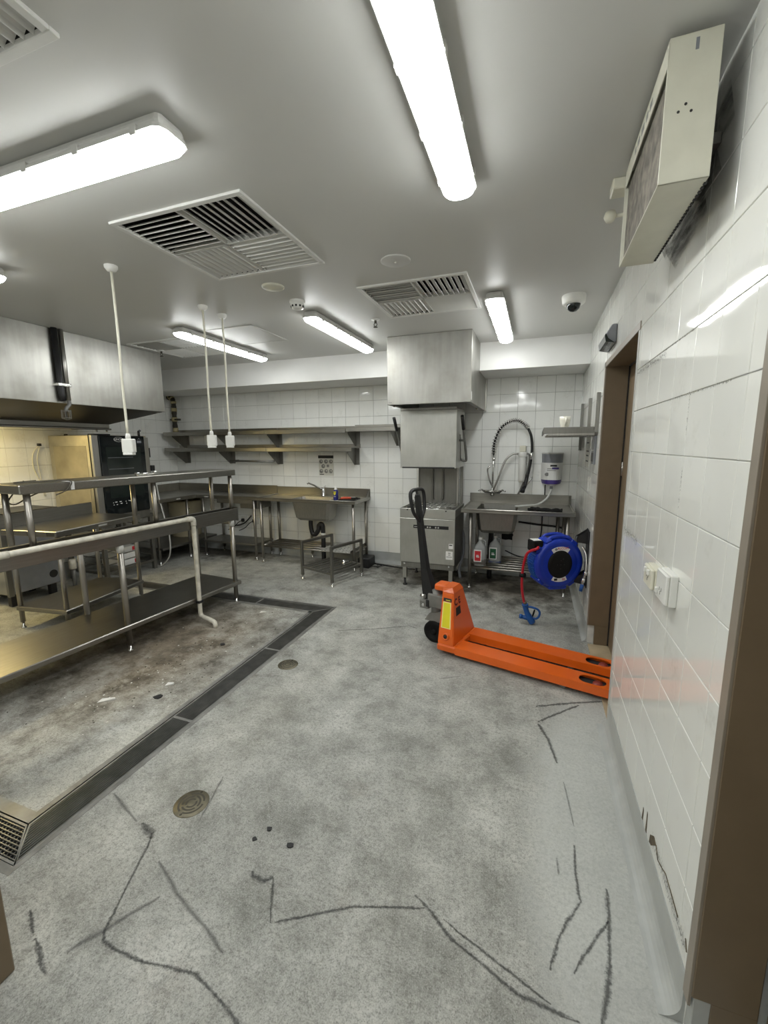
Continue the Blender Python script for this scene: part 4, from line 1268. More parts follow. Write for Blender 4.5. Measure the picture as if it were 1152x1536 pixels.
mb.box((XL + 0.03, 4.14, 0.205), (-4.60, 5.15, 0.235), 0.004)
t.part('undershelf', mb, M['steel_dark'])
t.part('drawer_front', MB().box((-4.2, 4.742, 0.79), (-3.60, 4.752, 0.85)).box((-3.85, 4.80, 0.72), (-3.55, 5.1, 0.85), 0.004), M['steel_dark'])
for (lx, ly, r) in ((-4.38, 4.7435, 0), (-4.5585, 4.42, 1)):
    t.part('maker_plate', MB().box((lx - 0.035, ly - 0.001, 0.862), (lx + 0.035, ly + 0.001, 0.876)) if not r else MB().box((lx - 0.001, ly - 0.035, 0.862), (lx + 0.001, ly + 0.035, 0.876)), M['light_grey'])
t = Thing('bucket', 'large beige plastic bucket with level marks under the corner bench', 'bucket', (-5.02, 4.98, 0.2355))
m = Matrix.Translation((-5.0, 4.96, 0.2355))
t.part('tub', MB().lathe([(0, 0), (0.195, 0), (0.205, 0.01), (0.232, 0.50), (0.240, 0.51), (0.240, 0.54), (0.225, 0.54), (0.192, 0.012), (0, 0.012)], 32, m), M['bucket'])
for k in range(4):
    z = 0.2355 + 0.34 + 0.045 * k
    mb = MB(); wrap(mb, 0.2365, -0.75, -0.50 if k % 2 == 0 else -0.62, lambda u: z, lambda u: z + 0.006, -5.0, 4.96, 5)
    t.part('level_mark', mb, M['label_black'])
t = Thing('water_filter', 'white water filter cartridge with hoses on the back wall under the corner bench', 'water filter', (-4.30, 5.15, 0.45))
t.part('cartridge', MB().lathe([(0, 0), (0.045, 0.004), (0.05, 0.02), (0.05, 0.25), (0.045, 0.265), (0, 0.265)], 18, Matrix.Translation((-4.30, 5.13, 0.55))), M['white_plastic'])
t.part('tag', MB().cbox((-4.31, 5.078, 0.62), (0.03, 0.003, 0.05)), M['label_red'])
t.part('bracket', MB().box((-4.33, 5.12, 0.80), (-4.27, YB - 0.007, 0.82), 0.002), M['white_plastic'])
t.part('hose', MB().tube(bez([(-4.30, 5.13, 0.55), (-4.28, 5.12, 0.45), (-4.20, 5.1, 0.40), (-4.05, 5.12, 0.44), (-3.95, 5.16, 0.55)], 6), 0.010, 8), M['label_black'])
t = Thing('double_socket', 'pair of white sockets with plugged black leads under the corner bench', 'power outlet', (-3.98, YB - 0.007, 0.50))
for x in (-4.10, -3.90):
    t.part('plate', MB().box((x - 0.05, YB - 0.030, 0.42), (x + 0.05, YB - 0.0062, 0.53), 0.004), M['white_plastic'])
    t.part('plug', MB().box((x - 0.02, YB - 0.07, 0.45), (x + 0.02, YB - 0.030, 0.50), 0.006), M['black'])
    t.part('lead', MB().tube(bez([(x, YB - 0.07, 0.475), (x - 0.03, YB - 0.12, 0.45), (x - 0.10, YB - 0.14, 0.38), (x - 0.22, YB - 0.12, 0.33)], 5), 0.006, 6), M['black'])

# ------------------------------------------------------------------ right sink bench
t = Thing('sink_bench', 'right stainless sink bench with pre-rinse tap between dishwasher and doorway', 'sink bench', (-0.15, 4.85, 0))
x0, x1, y0, y1 = -0.735, 0.400, 4.50, YB - 0.0065
rb = (-0.585, -0.155, 4.585, 5.03)
sink_top(t, x0, x1, y0, y1, 0.895, (rb[0] + 0.004, rb[1] - 0.004, rb[2] + 0.004, rb[3] - 0.004), 0.992)
t.part('sink_bowl', bowl(*rb, 0.881, 0.615, 0.035), M['steel_dark'])
for (lx, ly) in ((-0.635, 4.565), (0.335, 4.565), (-0.635, 5.13), (0.335, 5.13), (0.27, 5.13)):
    leg(t, lx, ly, 0.851)
for k, ly in enumerate((4.565, 4.66, 4.755, 4.85, 4.945, 5.04, 5.13)):
    t.part('rail', MB().cyl((-0.635, ly, 0.232), (0.335, ly, 0.232), 0.0125, 10), M['tube'])
for lx in (-0.635, 0.335):
    t.part('rail', MB().cyl((lx, 4.565, 0.225), (lx, 5.13, 0.225), 0.0125, 10), M['tube'])
t.part('waste_pipe', MB().tube(bez([(-0.45, 4.95, 0.615), (-0.45, 4.95, 0.50), (-0.46, 4.96, 0.40), (-0.46, 4.97, 0.20), (-0.46, 4.97, 0.0)], 5), 0.028, 12), M['black'])

# pre-rinse tap
t = Thing('pre_rinse_tap', 'tall chrome pre-rinse spray tap with spring arc on the back wall', 'tap', (-0.47, 5.13, 0.99))
t.part('mixer_body', MB().cyl((-0.56, 5.13, 1.02), (-0.38, 5.13, 1.02), 0.020, 14).lathe([(0, 0.97), (0.022, 0.97), (0.020, 1.04), (0.013, 1.06), (0, 1.06)], 14, Matrix.Translation((-0.47, 5.13, 0))).cyl((-0.47, 5.13, 1.02), (-0.47, YB - 0.007, 1.02), 0.014, 10), M['chrome'])
for s in (-1, 1):
    t.part('tap_handle', MB().tube([(-0.47 + s * 0.09, 5.13, 1.02), (-0.47 + s * 0.12, 5.09, 1.045), (-0.47 + s * 0.155, 5.06, 1.03)], [0.015, 0.010, 0.008], 10), M['chrome'])
t.part('riser', MB().tube([(-0.47, 5.13, 1.04), (-0.468, 5.13, 1.50)], 0.011, 12), M['chrome'])
t.part('spout', MB().tube(bez([(-0.47, 5.13, 1.08), (-0.50, 5.10, 1.15), (-0.525, 5.08, 1.26), (-0.52, 5.07, 1.30), (-0.50, 5.08, 1.32)], 5), 0.010, 10), M['chrome'])
t.part('wall_clip', MB().tube([(-0.468, 5.13, 1.46), (-0.468, YB - 0.007, 1.46)], 0.007, 8).lathe([(0.012, -0.02), (0.020, -0.014), (0.020, 0.014), (0.012, 0.02)], 14, Matrix.Translation((-0.462, 5.128, 1.40))), M['chrome'])
arc = bez([(-0.468, 5.12, 1.46), (-0.460, 5.11, 1.60), (-0.40, 5.10, 1.75), (-0.30, 5.09, 1.825), (-0.215, 5.08, 1.838), (-0.13, 5.07, 1.79), (-0.095, 5.07, 1.745)], 12)
t.part('hose', MB().tube(arc, 0.012, 10), M['black'])
coil = []
turns = 28
tot = len(arc) - 1
for i in range(turns * 10 + 1):
    u = i / (turns * 10) * tot
    k = min(int(u), tot - 1)
    p = arc[k].lerp(arc[k + 1], u - k)
    tg = (arc[k + 1] - arc[k]).normalized()
    side = Vector((0, 1, 0)); oth = tg.cross(side).normalized()
    a = 2 * PI * i / 10
    coil.append(p + (side * math.cos(a) + oth * math.sin(a)) * 0.026)
t.part('spring', MB().tube(coil, 0.0042, 5), M['chrome'])
lo_h = bez([(-0.095, 5.07, 1.745), (-0.060, 5.07, 1.66), (-0.045, 5.07, 1.52), (-0.055, 5.07, 1.36), (-0.085, 5.07, 1.17)], 8)
t.part('drop_hose', MB().tube(lo_h, 0.0145, 10), M['black'])
t.part('ferrule', MB().tube([lo_h[18], lo_h[22]], 0.017, 10), M['chrome'])
sp = t.part('spray_gun', MB().tube([(-0.083, 5.07, 1.22), (-0.10, 5.06, 1.11), (-0.112, 5.05, 1.065)], [0.020, 0.020, 0.016], 12), M['black'])
t.part('spray_head', MB().tube([(-0.112, 5.05, 1.085), (-0.125, 5.03, 1.050), (-0.128, 5.02, 1.035)], [0.019, 0.026, 0.026], 14), M['black'], sp)
t.part('trigger', MB().tube([(-0.092, 5.05, 1.10), (-0.060, 5.03, 1.15), (-0.028, 5.03, 1.205)], [0.009, 0.008, 0.005], 8), M['chrome'], sp)
# water filter beside it
t = Thing('inline_filter', 'white cylindrical water filter with braided hose on the wall beside the pre-rinse tap', 'water filter', (-0.14, 5.14, 1.15))
m = Matrix.Translation((-0.145, 5.135, 1.14))
t.part('cartridge', MB().lathe([(0, 0), (0.034, 0.004), (0.040, 0.02), (0.042, 0.29), (0.036, 0.30), (0, 0.30)], 20, m), M['white_plastic'])
t.part('head', MB().lathe([(0.048, 0.29), (0.050, 0.30), (0.050, 0.335), (0.040, 0.345), (0, 0.345)], 20, m), M['white_plastic'])
t.part('gauge_box', MB().box((-0.18, 5.11, 1.485), (-0.11, 5.16, 1.555), 0.006), M['cream_plastic'])
t.part('wall_mount', MB().box((-0.18, 5.15, 1.45), (-0.11, YB - 0.0065, 1.56), 0.003), M['white_plastic'])
t.part('hose', MB().tube(bez([(-0.19, 5.13, 1.465), (-0.26, 5.12, 1.455), (-0.335, 5.10, 1.38), (-0.39, 5.09, 1.22), (-0.445, 5.10, 1.07), (-0.46, 5.11, 1.04)], 8), 0.011, 10), M['steel'])
t.part('outlet_hose', MB().tube(bez([(-0.10, 5.13, 1.465), (-0.075, 5.13, 1.455), (-0.07, 5.14, 1.38), (-0.10, 5.15, 1.20), (-0.15, 5.16, 1.06), (-0.18, 5.16, 0.992)], 8), 0.009, 8), M['steel_dark'])
t.part('fitting', MB().cyl((-0.20, 5.13, 1.465), (-0.09, 5.13, 1.465), 0.014, 10), M['chrome'])

# detergent dispenser
dx0, dx1 = 0.065, 0.290
t = Thing('detergent_dispenser', 'grey and white detergent pack with purple band hanging on the back wall', 'dispenser', (0.178, 5.1, 1.12))
def rbox(x0, x1, y0, y1, z0, z1, f0=0.0, f1=0.0):
    mb = MB()
    n = 10
    A, B = [], []
    for (lst, z, f) in ((A, z0, f0), (B, z1, f1)):
        xa, xb = x0 + f, x1 - f
        for k in range(n + 1):
            u = k / n
            x = xa + (xb - xa) * u
            bow = (1 - abs(2 * u - 1) ** 3.5)
            lst.append(mb.bm.verts.new((x, y1 - 0.02 - (y1 - 0.02 - y0) * bow, z)))
        lst.append(mb.bm.verts.new((xb, y1, z)))
        lst.append(mb.bm.verts.new((xa, y1, z)))
    N = len(A)
    for k in range(N):
        mb.bm.faces.new((A[k], A[(k + 1) % N], B[(k + 1) % N], B[k]))
    mb.bm.faces.new(list(reversed(A))); mb.bm.faces.new(B)
    return mb
yw = YB - 0.0065
t.part('top_tank', rbox(dx0, dx1, 5.06, yw, 1.355, 1.465, 0.004, 0.0), M['grey_plastic'])
t.part('top_lid', rbox(dx0 - 0.002, dx1 + 0.004, 5.055, yw, 1.462, 1.475, 0.0, 0.004), M['light_grey'])
t.part('label_wrap', rbox(dx0 - 0.008, dx1 + 0.004, 5.045, yw, 1.175, 1.365, 0.006, 0.004), M['label_white'])
t.part('purple_band', rbox(dx0, dx1 - 0.004, 5.05, yw, 1.128, 1.180, 0.012, 0.0), M['purple'])
t.part('bottom_funnel', rbox(dx0 + 0.02, dx1 - 0.02, 5.07, yw, 1.105, 1.132, 0.045, 0.0), M['light_grey'])
t.part('print_bar', MB().box((0.155, 5.0425, 1.325), (0.225, 5.0455, 1.343)), M['label_black'])
t.part('print_bar', MB().box((0.175, 5.0425, 1.295), (0.245, 5.0455, 1.315)), M['purple'])
t.part('print_bar', MB().box((0.125, 5.043, 1.297), (0.180, 5.0455, 1.305)), M['label_grey'])
t.part('print_bar', MB().box((0.125, 5.043, 1.278), (0.215, 5.0455, 1.285)), M['label_grey'])
t.part('round_emblem', MB().lathe([(0.024, 0), (0.024, 0.002), (0.017, 0.0024), (0, 0.0024)], 20, Matrix.Translation((0.125, 5.0505, 1.238)) @ Matrix.Rotation(PI / 2, 4, 'X') @ Matrix.Diagonal((1, 0.8, 1, 1))), M['label_grey'])
t.part('nozzle', MB().cyl((0.178, 5.11, 1.07), (0.178, 5.11, 1.108), 0.016, 10), M['grey_plastic'])
t.part('hose', MB().tube(bez([(0.178, 5.11, 1.08), (0.170, 5.09, 1.03), (0.13, 5.02, 0.965), (0.04, 4.92, 0.912), (-0.10, 4.82, 0.905), (-0.19, 4.78, 0.900)], 8), 0.012, 10), M['hose_clear'])
t.part('supply_tube', MB().tube([(0.115, 5.17, 1.11), (0.115, 5.165, 0.993)], 0.006, 8), M['black'])
# glove lying on the bench
gl = MB().tube(bez([(-0.03, 4.67, 0.897), (0.02, 4.675, 0.899), (0.07, 4.66, 0.896), (0.16, 4.65, 0.893), (0.24, 4.64, 0.897), (0.28, 4.64, 0.894)], 5),
               [0.013 + 0.010 * abs(math.sin(k * 0.55 + 0.6)) for k in range(26)], 10)
for k in range(4):
    gl.tube([(-0.02, 4.665 + 0.018 * (k - 1.5), 0.895), (-0.055, 4.665 + 0.026 * (k - 1.5), 0.893)], [0.011, 0.008], 8)
single('rubber_glove', gl, M['glove'], 'crumpled black glove lying on the right sink bench', 'glove', (0.10, 4.66, 0.885), smooth=True)

# detergent jugs on the undershelf
def jug(x, y, lab, lm, liq, fill):
    z = 0.2448
    t = Thing('detergent_jug', lab, 'jug', (x, y, z), 'detergent jugs under the right sink bench')
    w, d, h = 0.068, 0.055, 0.19
    b = MB()
    lv = [(0.0, 0.94), (0.010, 1.0), (h, 1.0), (h + 0.03, 0.88), (h + 0.065, 0.42), (h + 0.085, 0.27), (h + 0.115, 0.25)]
    rows = []
    for (zz, s) in lv:
        row = []
        for k in range(16):
            a = 2 * PI * k / 16
            ca, sa = math.cos(a), math.sin(a)
            e = 0.45 if s > 0.6 else 0.8
            row.append(b.bm.verts.new((x + w * s * math.copysign(abs(ca) ** e, ca), y + d * s * math.copysign(abs(sa) ** e, sa), z + zz)))
        rows.append(row)
    for p, q in zip(rows[:-1], rows[1:]):
        for k in range(16):
            b.bm.faces.new((p[k], p[(k + 1) % 16], q[(k + 1) % 16], q[k])).smooth = True
    b.bm.faces.new(list(reversed(rows[0]))); b.bm.faces.new(rows[-1])
    t.part('jug_body', b, M['jug'])
    t.part('handle', MB().tube(bez([(x + 0.030, y, z + h + 0.095), (x + 0.052, y, z + h + 0.085), (x + 0.058, y, z + h + 0.045), (x + 0.060, y, z + h + 0.0)], 5), 0.009, 8), M['jug'])
    t.part('liquid', MB().box((x - w - 0.001, y - d - 0.001, z + 0.004), (x + w + 0.001, y + d + 0.001, z + fill), 0.02, seg=2), liq)
    t.part('cap', MB().lathe([(0.021, 0), (0.021, 0.022), (0.016, 0.026), (0, 0.026)], 14, Matrix.Translation((x, y, z + h + 0.100))), M['light_grey'])
    yl = y - d - 0.0022
    t.part('label', MB().box((x - 0.062, yl - 0.001, z + 0.05), (x + 0.022, yl + 0.001, z + 0.185)), M['label_white'])
    t.part('colour_panel', MB().box((x - 0.052, yl - 0.002, z + 0.06), (x + 0.013, yl - 0.001, z + 0.172)), lm)
    t.part('label_print', MB().box((x - 0.035, yl - 0.003, z + 0.118), (x - 0.008, yl - 0.002, z + 0.126)).box((x - 0.035, yl - 0.003, z + 0.100), (x - 0.002, yl - 0.002, z + 0.112)), M['label_white'])
jug(-0.535, 4.645, 'clear plastic jug with red label on the rails under the right sink', M['label_red'], M['liquid_dark'], 0.09)
jug(-0.385, 4.80, 'clear plastic jug with green label on the rails under the right sink', M['label_green'], M['liquid_blue'], 0.035)
# hole in the tiles and leads under the bench
mb = MB()
ring = [(-0.345, 0.255), (-0.30, 0.25), (-0.26, 0.257), (-0.222, 0.25), (-0.225, 0.285), (-0.212, 0.315), (-0.225, 0.338), (-0.27, 0.336), (-0.31, 0.342), (-0.345, 0.335), (-0.35, 0.30)]
mb.prism([(p[0], p[1] + 0.18) for p in ring], 0.004, frame_to((0, YB - 0.0055, 0), (1, 0, 0), (0, 0, 1)))
struct('wall_hole', mb, M['dark'], wall_back)
t = Thing('wall_cable', 'black cable looping across the tiles under the right sink bench', 'cable', (0.1, 5.17, 0.6))
t.part('cable', MB().tube(bez([(-0.16, YB - 0.018, 0.66), (0.05, YB - 0.018, 0.64), (0.30, YB - 0.018, 0.62), (0.37, YB - 0.018, 0.58), (0.42, YB - 0.05, 0.45), (0.435, YB - 0.06, 0.36)], 8), 0.011, 8), M['black'])
t.part('drop_cable', MB().tube(bez([(0.10, YB - 0.018, 0.85), (0.10, YB - 0.018, 0.55), (0.07, YB - 0.018, 0.45)], 6), 0.007, 8), M['black'])
t.part('lower_cable', MB().tube(bez([(-0.30, YB - 0.02, 0.30), (-0.15, YB - 0.03, 0.245), (0.0, YB - 0.03, 0.24), (0.25, YB - 0.02, 0.29)], 8), 0.007, 8), M['black'])

# ------------------------------------------------------------------ dishwasher and its hood
DX, DXR, DYF, DYB = -1.388, -0.775, 4.40, 4.97
t = Thing('dishwasher', 'pass-through dishwasher with raised square hood beside the right sink bench', 'dishwasher', ((DX + DXR) / 2, 4.68, 0))
for (lx, ly) in ((DX + 0.045, DYF + 0.04), (DXR - 0.045, DYF + 0.04), (DX + 0.045, DYB - 0.04), (DXR - 0.045, DYB - 0.04)):
    l = t.part('leg', MB().box((lx - 0.022, ly - 0.022, 0.085), (lx + 0.022, ly + 0.022, 0.22), 0.003), M['steel'])
    t.part('foot', MB().lathe([(0, 0), (0.024, 0), (0.024, 0.01), (0.013, 0.018), (0.013, 0.09), (0, 0.09)], 12, Matrix.Translation((lx, ly, 0))), M['black'], l)
t.part('base_frame', MB().box((DX + 0.008, DYF + 0.006, 0.215), (DXR - 0.008, DYB, 0.278), 0.004), M['steel_dark'])
for x in (DX + 0.05, DXR - 0.06):
    t.part('bolt', MB().cyl((x, DYF + 0.008, 0.262), (x, DYF - 0.004, 0.262), 0.010, 10), M['chrome'])
t.part('tank_body', MB().box((DX, DYF + 0.004, 0.276), (DXR, DYB, 0.84), 0.004), M['steel_dark'])
t.part('front_panel', MB().box((DX, DYF - 0.008, 0.280), (DXR, DYF + 0.006, 0.780), 0.004), M['steel_panel'])
t.part('top_apron', MB().box((DX, DYF - 0.006, 0.783), (DXR, DYF + 0.004, 0.888), 0.003).box((DX, DYF + 0.004, 0.80), (DX + 0.012, DYB, 0.888), 0.002).box((DXR - 0.012, DYF + 0.004, 0.80), (DXR, DYB, 0.888), 0.002).box((DX, DYB - 0.012, 0.80), (DXR, DYB, 0.888), 0.002), M['steel_panel'])
for x in (DX + 0.085, DXR - 0.10):
    t.part('peg', MB().cyl((x, DYF - 0.010, 0.872), (x, DYF, 0.872), 0.008, 10), M['label_black'])
t.part('control_strip', MB().box((DX + 0.155, DYF - 0.0105, 0.672), (DXR - 0.068, DYF - 0.007, 0.708), 0.001), M['black'])
for x in (0.315, 0.343, 0.405, 0.433):
    t.part('button', MB().cyl((DX + x, DYF - 0.0135, 0.689), (DX + x, DYF - 0.010, 0.689), 0.0085, 12), M['light_grey'])
t.part('brand_print', MB().box((DX + 0.165, DYF - 0.0112, 0.686), (DX + 0.205, DYF - 0.0104, 0.692)), M['light_grey'])
t.part('sticker', MB().box((DXR - 0.065, DYF - 0.0095, 0.465), (DXR - 0.018, DYF - 0.0075, 0.520)), M['label_white'])
t.part('sticker_print', MB().box((DXR - 0.058, DYF - 0.0102, 0.500), (DXR - 0.026, DYF - 0.0094, 0.510)), M['label_black'])
t.part('sticker', MB().box((DXR - 0.094, DYF - 0.0095, 0.345), (DXR - 0.020, DYF - 0.0075, 0.435)), M['label_white'])
t.text('watermark_print', 'W', M['label_black'], 0.030, frame_to((DXR - 0.055, DYF - 0.0098, 0.415), (1, 0, 0), (0, 0, 1)))
t.part('sticker_print', MB().box((DXR - 0.088, DYF - 0.0102, 0.372), (DXR - 0.026, DYF - 0.0094, 0.378)).box((DXR - 0.068, DYF - 0.0102, 0.392), (DXR - 0.044, DYF - 0.0094, 0.398)), M['label_grey'])
# wash deck with rack wires
b = MB().box((DX + 0.012, DYF + 0.004, 0.838), (DXR - 0.012, DYB - 0.012, 0.842))
t.part('wash_deck', b, M['steel_dark'])
rk = MB()
for k in range(9):
    x = DX + 0.06 + k * 0.0615
    rk.tube([(x, DYF + 0.03, 0.893), (x, DYB - 0.07, 0.893)], 0.0035, 6)
for y in (DYF + 0.03, DYF + 0.20, DYF + 0.36, DYB - 0.07):
    rk.tube([(DX + 0.04, y, 0.888), (DXR - 0.04, y, 0.888)], 0.0045, 6)
t.part('rack_rails', rk, M['chrome'])
t.part('spray_arm', MB().tube([(DX + 0.10, 4.66, 0.872), (DXR - 0.10, 4.62, 0.872)], 0.016, 10).lathe([(0, 0.84), (0.03, 0.84), (0.025, 0.89), (0, 0.895)], 14, Matrix.Translation(((DX + DXR) / 2, 4.64, 0))), M['steel'])
t.part('rear_panel', MB().box((DX + 0.075, DYB - 0.045, 0.885), (DXR - 0.075, DYB - 0.030, 1.92), 0.003), M['steel_dark'])
mid = (DX + DXR) / 2
for x in (mid - 0.062, mid + 0.062):
    t.part('rear_tube', MB().tube(bez([(x, DYB - 0.058, 1.9), (x, DYB - 0.058, 1.2), (x, DYB - 0.058, 0.96), (x * 0.75 + mid * 0.25, DYB - 0.058, 0.925)], 5), 0.013, 10), M['steel_dark'])
t.part('lift_post', MB().box((DX + 0.055, DYB - 0.085, 0.86), (DX + 0.080, DYB - 0.05, 1.95), 0.003), M['chrome'])
t.part('lift_post', MB().box((DXR - 0.080, DYB - 0.085, 0.86), (DXR - 0.055, DYB - 0.05, 1.95), 0.003), M['steel'])
t.part('lift_post', MB().box((DXR - 0.045, DYB - 0.06, 0.30), (DXR - 0.010, DYB - 0.02, 1.95), 0.003), M['steel_dark'])
# lifted hood
hx0, hx1, hy0, hy1, hz0, hz1 = DX + 0.004, DXR - 0.004, DYF, 4.895, 1.328, 1.972
mb = MB()
w = 0.008
mb.box((hx0, hy0, hz0), (hx1, hy0 + w, hz1 - 0.04), 0.002)
mb.box((hx0, hy1 - w, hz0), (hx1, hy1, hz1 - 0.04), 0.002)
mb.box((hx0, hy0 + w, hz0), (hx0 + w, hy1 - w, hz1 - 0.04), 0.001)
mb.box((hx1 - w, hy0 + w, hz0), (hx1, hy1 - w, hz1 - 0.04), 0.001)
hood = t.part('lift_hood', mb, M['steel_panel'])
t.part('hood_top', MB().box((hx0 - 0.001, hy0 - 0.003, hz1 - 0.038), (hx1 + 0.001, hy1, hz1 - 0.012), 0.004), M['steel'], hood)
t.part('hood_hem', MB().box((hx0 + 0.02, hy0 - 0.004, hz0 - 0.003), (hx1 - 0.015, hy0 + 0.004, hz0 + 0.012), 0.002), M['label_black'], hood)
# lifting handle bars either side
for (xs_, s) in ((hx1, 1), (hx0, -1)):
    hb = MB().tube(bez([(xs_ + s * 0.004, 4.68, 1.41), (xs_ + s * 0.045, 4.70, 1.395), (xs_ + s * 0.060, 4.69, 1.42), (xs_ + s * 0.060, 4.60, 1.55), (xs_ + s * 0.060, 4.42, 1.78)], 5), 0.013, 10)
    hb.tube([(xs_ + s * 0.004, 4.56, 1.62), (xs_ + s * 0.058, 4.55, 1.615)], 0.012, 8)
    hh = t.part('lift_handle', hb, M['cast'])
    t.part('grip', MB().tube([(xs_ + s * 0.060, 4.46, 1.73), (xs_ + s * 0.060, 4.36, 1.86)], 0.017, 10), M['black'], hh)
    t.part('handle_slot', MB().tube(bez([(xs_ + s * 0.002, 4.60, 1.68), (xs_ + s * 0.010, 4.58, 1.64), (xs_ + s * 0.010, 4.60, 1.50), (xs_ + s * 0.004, 4.66, 1.42)], 4), 0.005, 6), M['steel_dark'], hh)
t.part('supply_hose', MB().tube(bez([(DXR - 0.02, 4.93, 0.60), (DXR + 0.015, 4.9, 0.50), (DXR + 0.02, 4.86, 0.30), (DXR - 0.02, 4.85, 0.12), (DXR + 0.0, 4.8, 0.02)], 6), 0.016, 8), M['grey_plastic'])

# extraction hood above
EX0, EX1, EY0, EZ0 = -1.402, -0.588, 4.03, 1.963
t = Thing('extraction_hood', 'boxy streaked stainless extraction hood above the dishwasher', 'extraction hood', (-0.995, 4.6, EZ0))
mb = MB()
mb.box((EX0, EY0, EZ0), (EX1, EY0 + 0.01, ZC - 0.002), 0.002)
mb.box((EX0, EY0 + 0.01, EZ0), (EX0 + 0.01, SOF_Y - 0.002, ZC - 0.002), 0.001)
mb.box((EX1 - 0.01, EY0 + 0.01, EZ0), (EX1, SOF_Y - 0.002, ZC - 0.002), 0.001)
mb.box((EX0, SOF_Y - 0.002, EZ0), (EX0 + 0.01, YB - 0.008, SOF_Z - 0.003), 0.001)
mb.box((EX1 - 0.01, SOF_Y - 0.002, EZ0), (EX1, YB - 0.008, SOF_Z - 0.003), 0.001)
t.part('canopy', mb, M['steel_hood'])
t.part('inner_panel', MB().box((EX0 + 0.01, EY0 + 0.01, 2.14), (EX1 - 0.01, YB - 0.01, 2.15)), M['steel_dark'])
t.part('rim', MB().box((EX0 + 0.01, EY0 + 0.01, EZ0), (EX1 - 0.01, EY0 + 0.05, EZ0 + 0.012)).box((EX1 - 0.05, EY0 + 0.05, EZ0), (EX1 - 0.01, YB - 0.01, EZ0 + 0.012)).box((EX0 + 0.01, EY0 + 0.05, EZ0), (EX0 + 0.05, YB - 0.01, EZ0 + 0.012)), M['steel_dark'])
t.part('wall_flange', MB().box((EX1, YB - 0.055, EZ0 - 0.002), (EX1 + 0.018, YB - 0.0065, SOF_Z - 0.003), 0.002), M['steel'])
t.part('corner_label', MB().box((EX1 - 0.0005, EY0 + 0.012, EZ0 + 0.02), (EX1 + 0.001, EY0 + 0.05, EZ0 + 0.095)), M['label_white'])
for (x, y) in ((EX0 + 0.05, EY0 + 0.06), (EX1 - 0.04, 4.75)):
    t.part('drain_plug', MB().cyl((x, y, EZ0 - 0.018), (x, y, EZ0 + 0.003), 0.011, 10), M['steel_dark'])
t.part('maker_plate', MB().box((EX0 + 0.015, EY0 - 0.0015, EZ0 + 0.014), (EX0 + 0.045, EY0 + 0.001, EZ0 + 0.026)), M['label_grey'])

# ------------------------------------------------------------------ combi oven on its stand
OX, OY0, OY1, OZ0, OZ1 = -4.60, 3.33, 4.06, 0.775, 1.708
t = Thing('combi_oven', 'large combi oven with black glass door and cream steel side under the range hood', 'oven', (-4.95, 3.69, 0))
t.part('oven_body', MB().box((XL + 0.025, OY0, OZ0), (OX - 0.03, OY1, OZ1), 0.006), M['oven_steel'])
t.part('side_panel', MB().box((XL + 0.10, OY0 - 0.004, OZ0 + 0.1), (OX - 0.09, OY0 + 0.001, OZ1 - 0.12), 0.003), M['stained'])
t.part('front_edge', MB().box((OX - 0.034, OY0 + 0.001, OZ0 - 0.03), (OX + 0.004, OY0 + 0.075, OZ1), 0.003), M['steel'])
t.part('front_edge', MB().box((OX - 0.034, OY1 - 0.068, OZ0), (OX + 0.002, OY1 - 0.001, OZ1 - 0.02), 0.003), M['steel'])
t.part('side_seam', MB().box((OX - 0.045, OY0 - 0.003, OZ0 - 0.03), (OX - 0.032, OY0 + 0.004, OZ1)), M['label_black'])
dr = t.part('door', MB().box((OX - 0.03, OY0 + 0.078, OZ0 + 0.02), (OX + 0.016, OY1 - 0.070, OZ1 - 0.006), 0.006), M['black_gloss'])
t.part('window', MB().box((OX + 0.0155, OY0 + 0.145, 0.985), (OX + 0.0172, OY1 - 0.135, 1.575)), M['glass_grey'], dr)
for z in (1.17, 1.32, 1.45):
    t.part('shelf_line', MB().box((OX + 0.0168, OY0 + 0.16, z), (OX + 0.0178, OY1 - 0.25, z + 0.004)), M['grey_plastic'], dr)
# oval badge
lz, ly = 1.660, 3.645
t.part('badge', MB().lathe([(0.062, 0), (0.062, 0.002), (0.056, 0.0024), (0.056, 0.001), (0, 0.001)], 36, frame_to((OX + 0.0155, ly, lz), (0, 1, 0), (0, 0, 1)) @ Matrix.Diagonal((1, 0.46, 1, 1))), M['light_grey'], dr)
t.text('badge_print', 'UNOX', M['label_white'], 0.036, frame_to((OX + 0.0185, ly, lz), (0, 1, 0), (0, 0, 1)), dr)
t.part('badge_inner', MB().lathe([(0.055, 0.001), (0.055, 0.0022), (0, 0.0022)], 36, frame_to((OX + 0.0155, ly, lz), (0, 1, 0), (0, 0, 1)) @ Matrix.Diagonal((1, 0.44, 1, 1))), M['black_gloss'], dr)
m = frame_to((OX + 0.0162, 3.915, 1.655), (0, 1, 0), (0, 0, 1))
t.part('warning_print', MB().prism([(-0.022, 0), (-0.016, 0), (0, 0.018), (0.016, 0), (0.022, 0), (0, 0.026)], 0.0006, m).box((-0.03, -0.035, 0), (0.03, -0.008, 0.0006), 0, m), M['grey_plastic'], dr)
for k, (y, z, w_) in enumerate(((3.50, 0.93, 0.010), (3.535, 0.935, 0.026), (3.59, 0.935, 0.026), (3.66, 0.93, 0.012), (3.70, 0.935, 0.012), (3.505, 0.905, 0.010), (3.545, 0.905, 0.014), (3.60, 0.912, 0.024), (3.665, 0.905, 0.010), (3.72, 0.93, 0.02))):
    t.part('control_mark', MB().box((OX + 0.0158, y - w_ / 2, z), (OX + 0.0168, y + w_ / 2, z + 0.008)), M['label_white'], dr)
t.part('hinge', MB().box((OX - 0.05, OY1, 1.44), (OX - 0.01, OY1 + 0.028, 1.56), 0.005), M['black'])
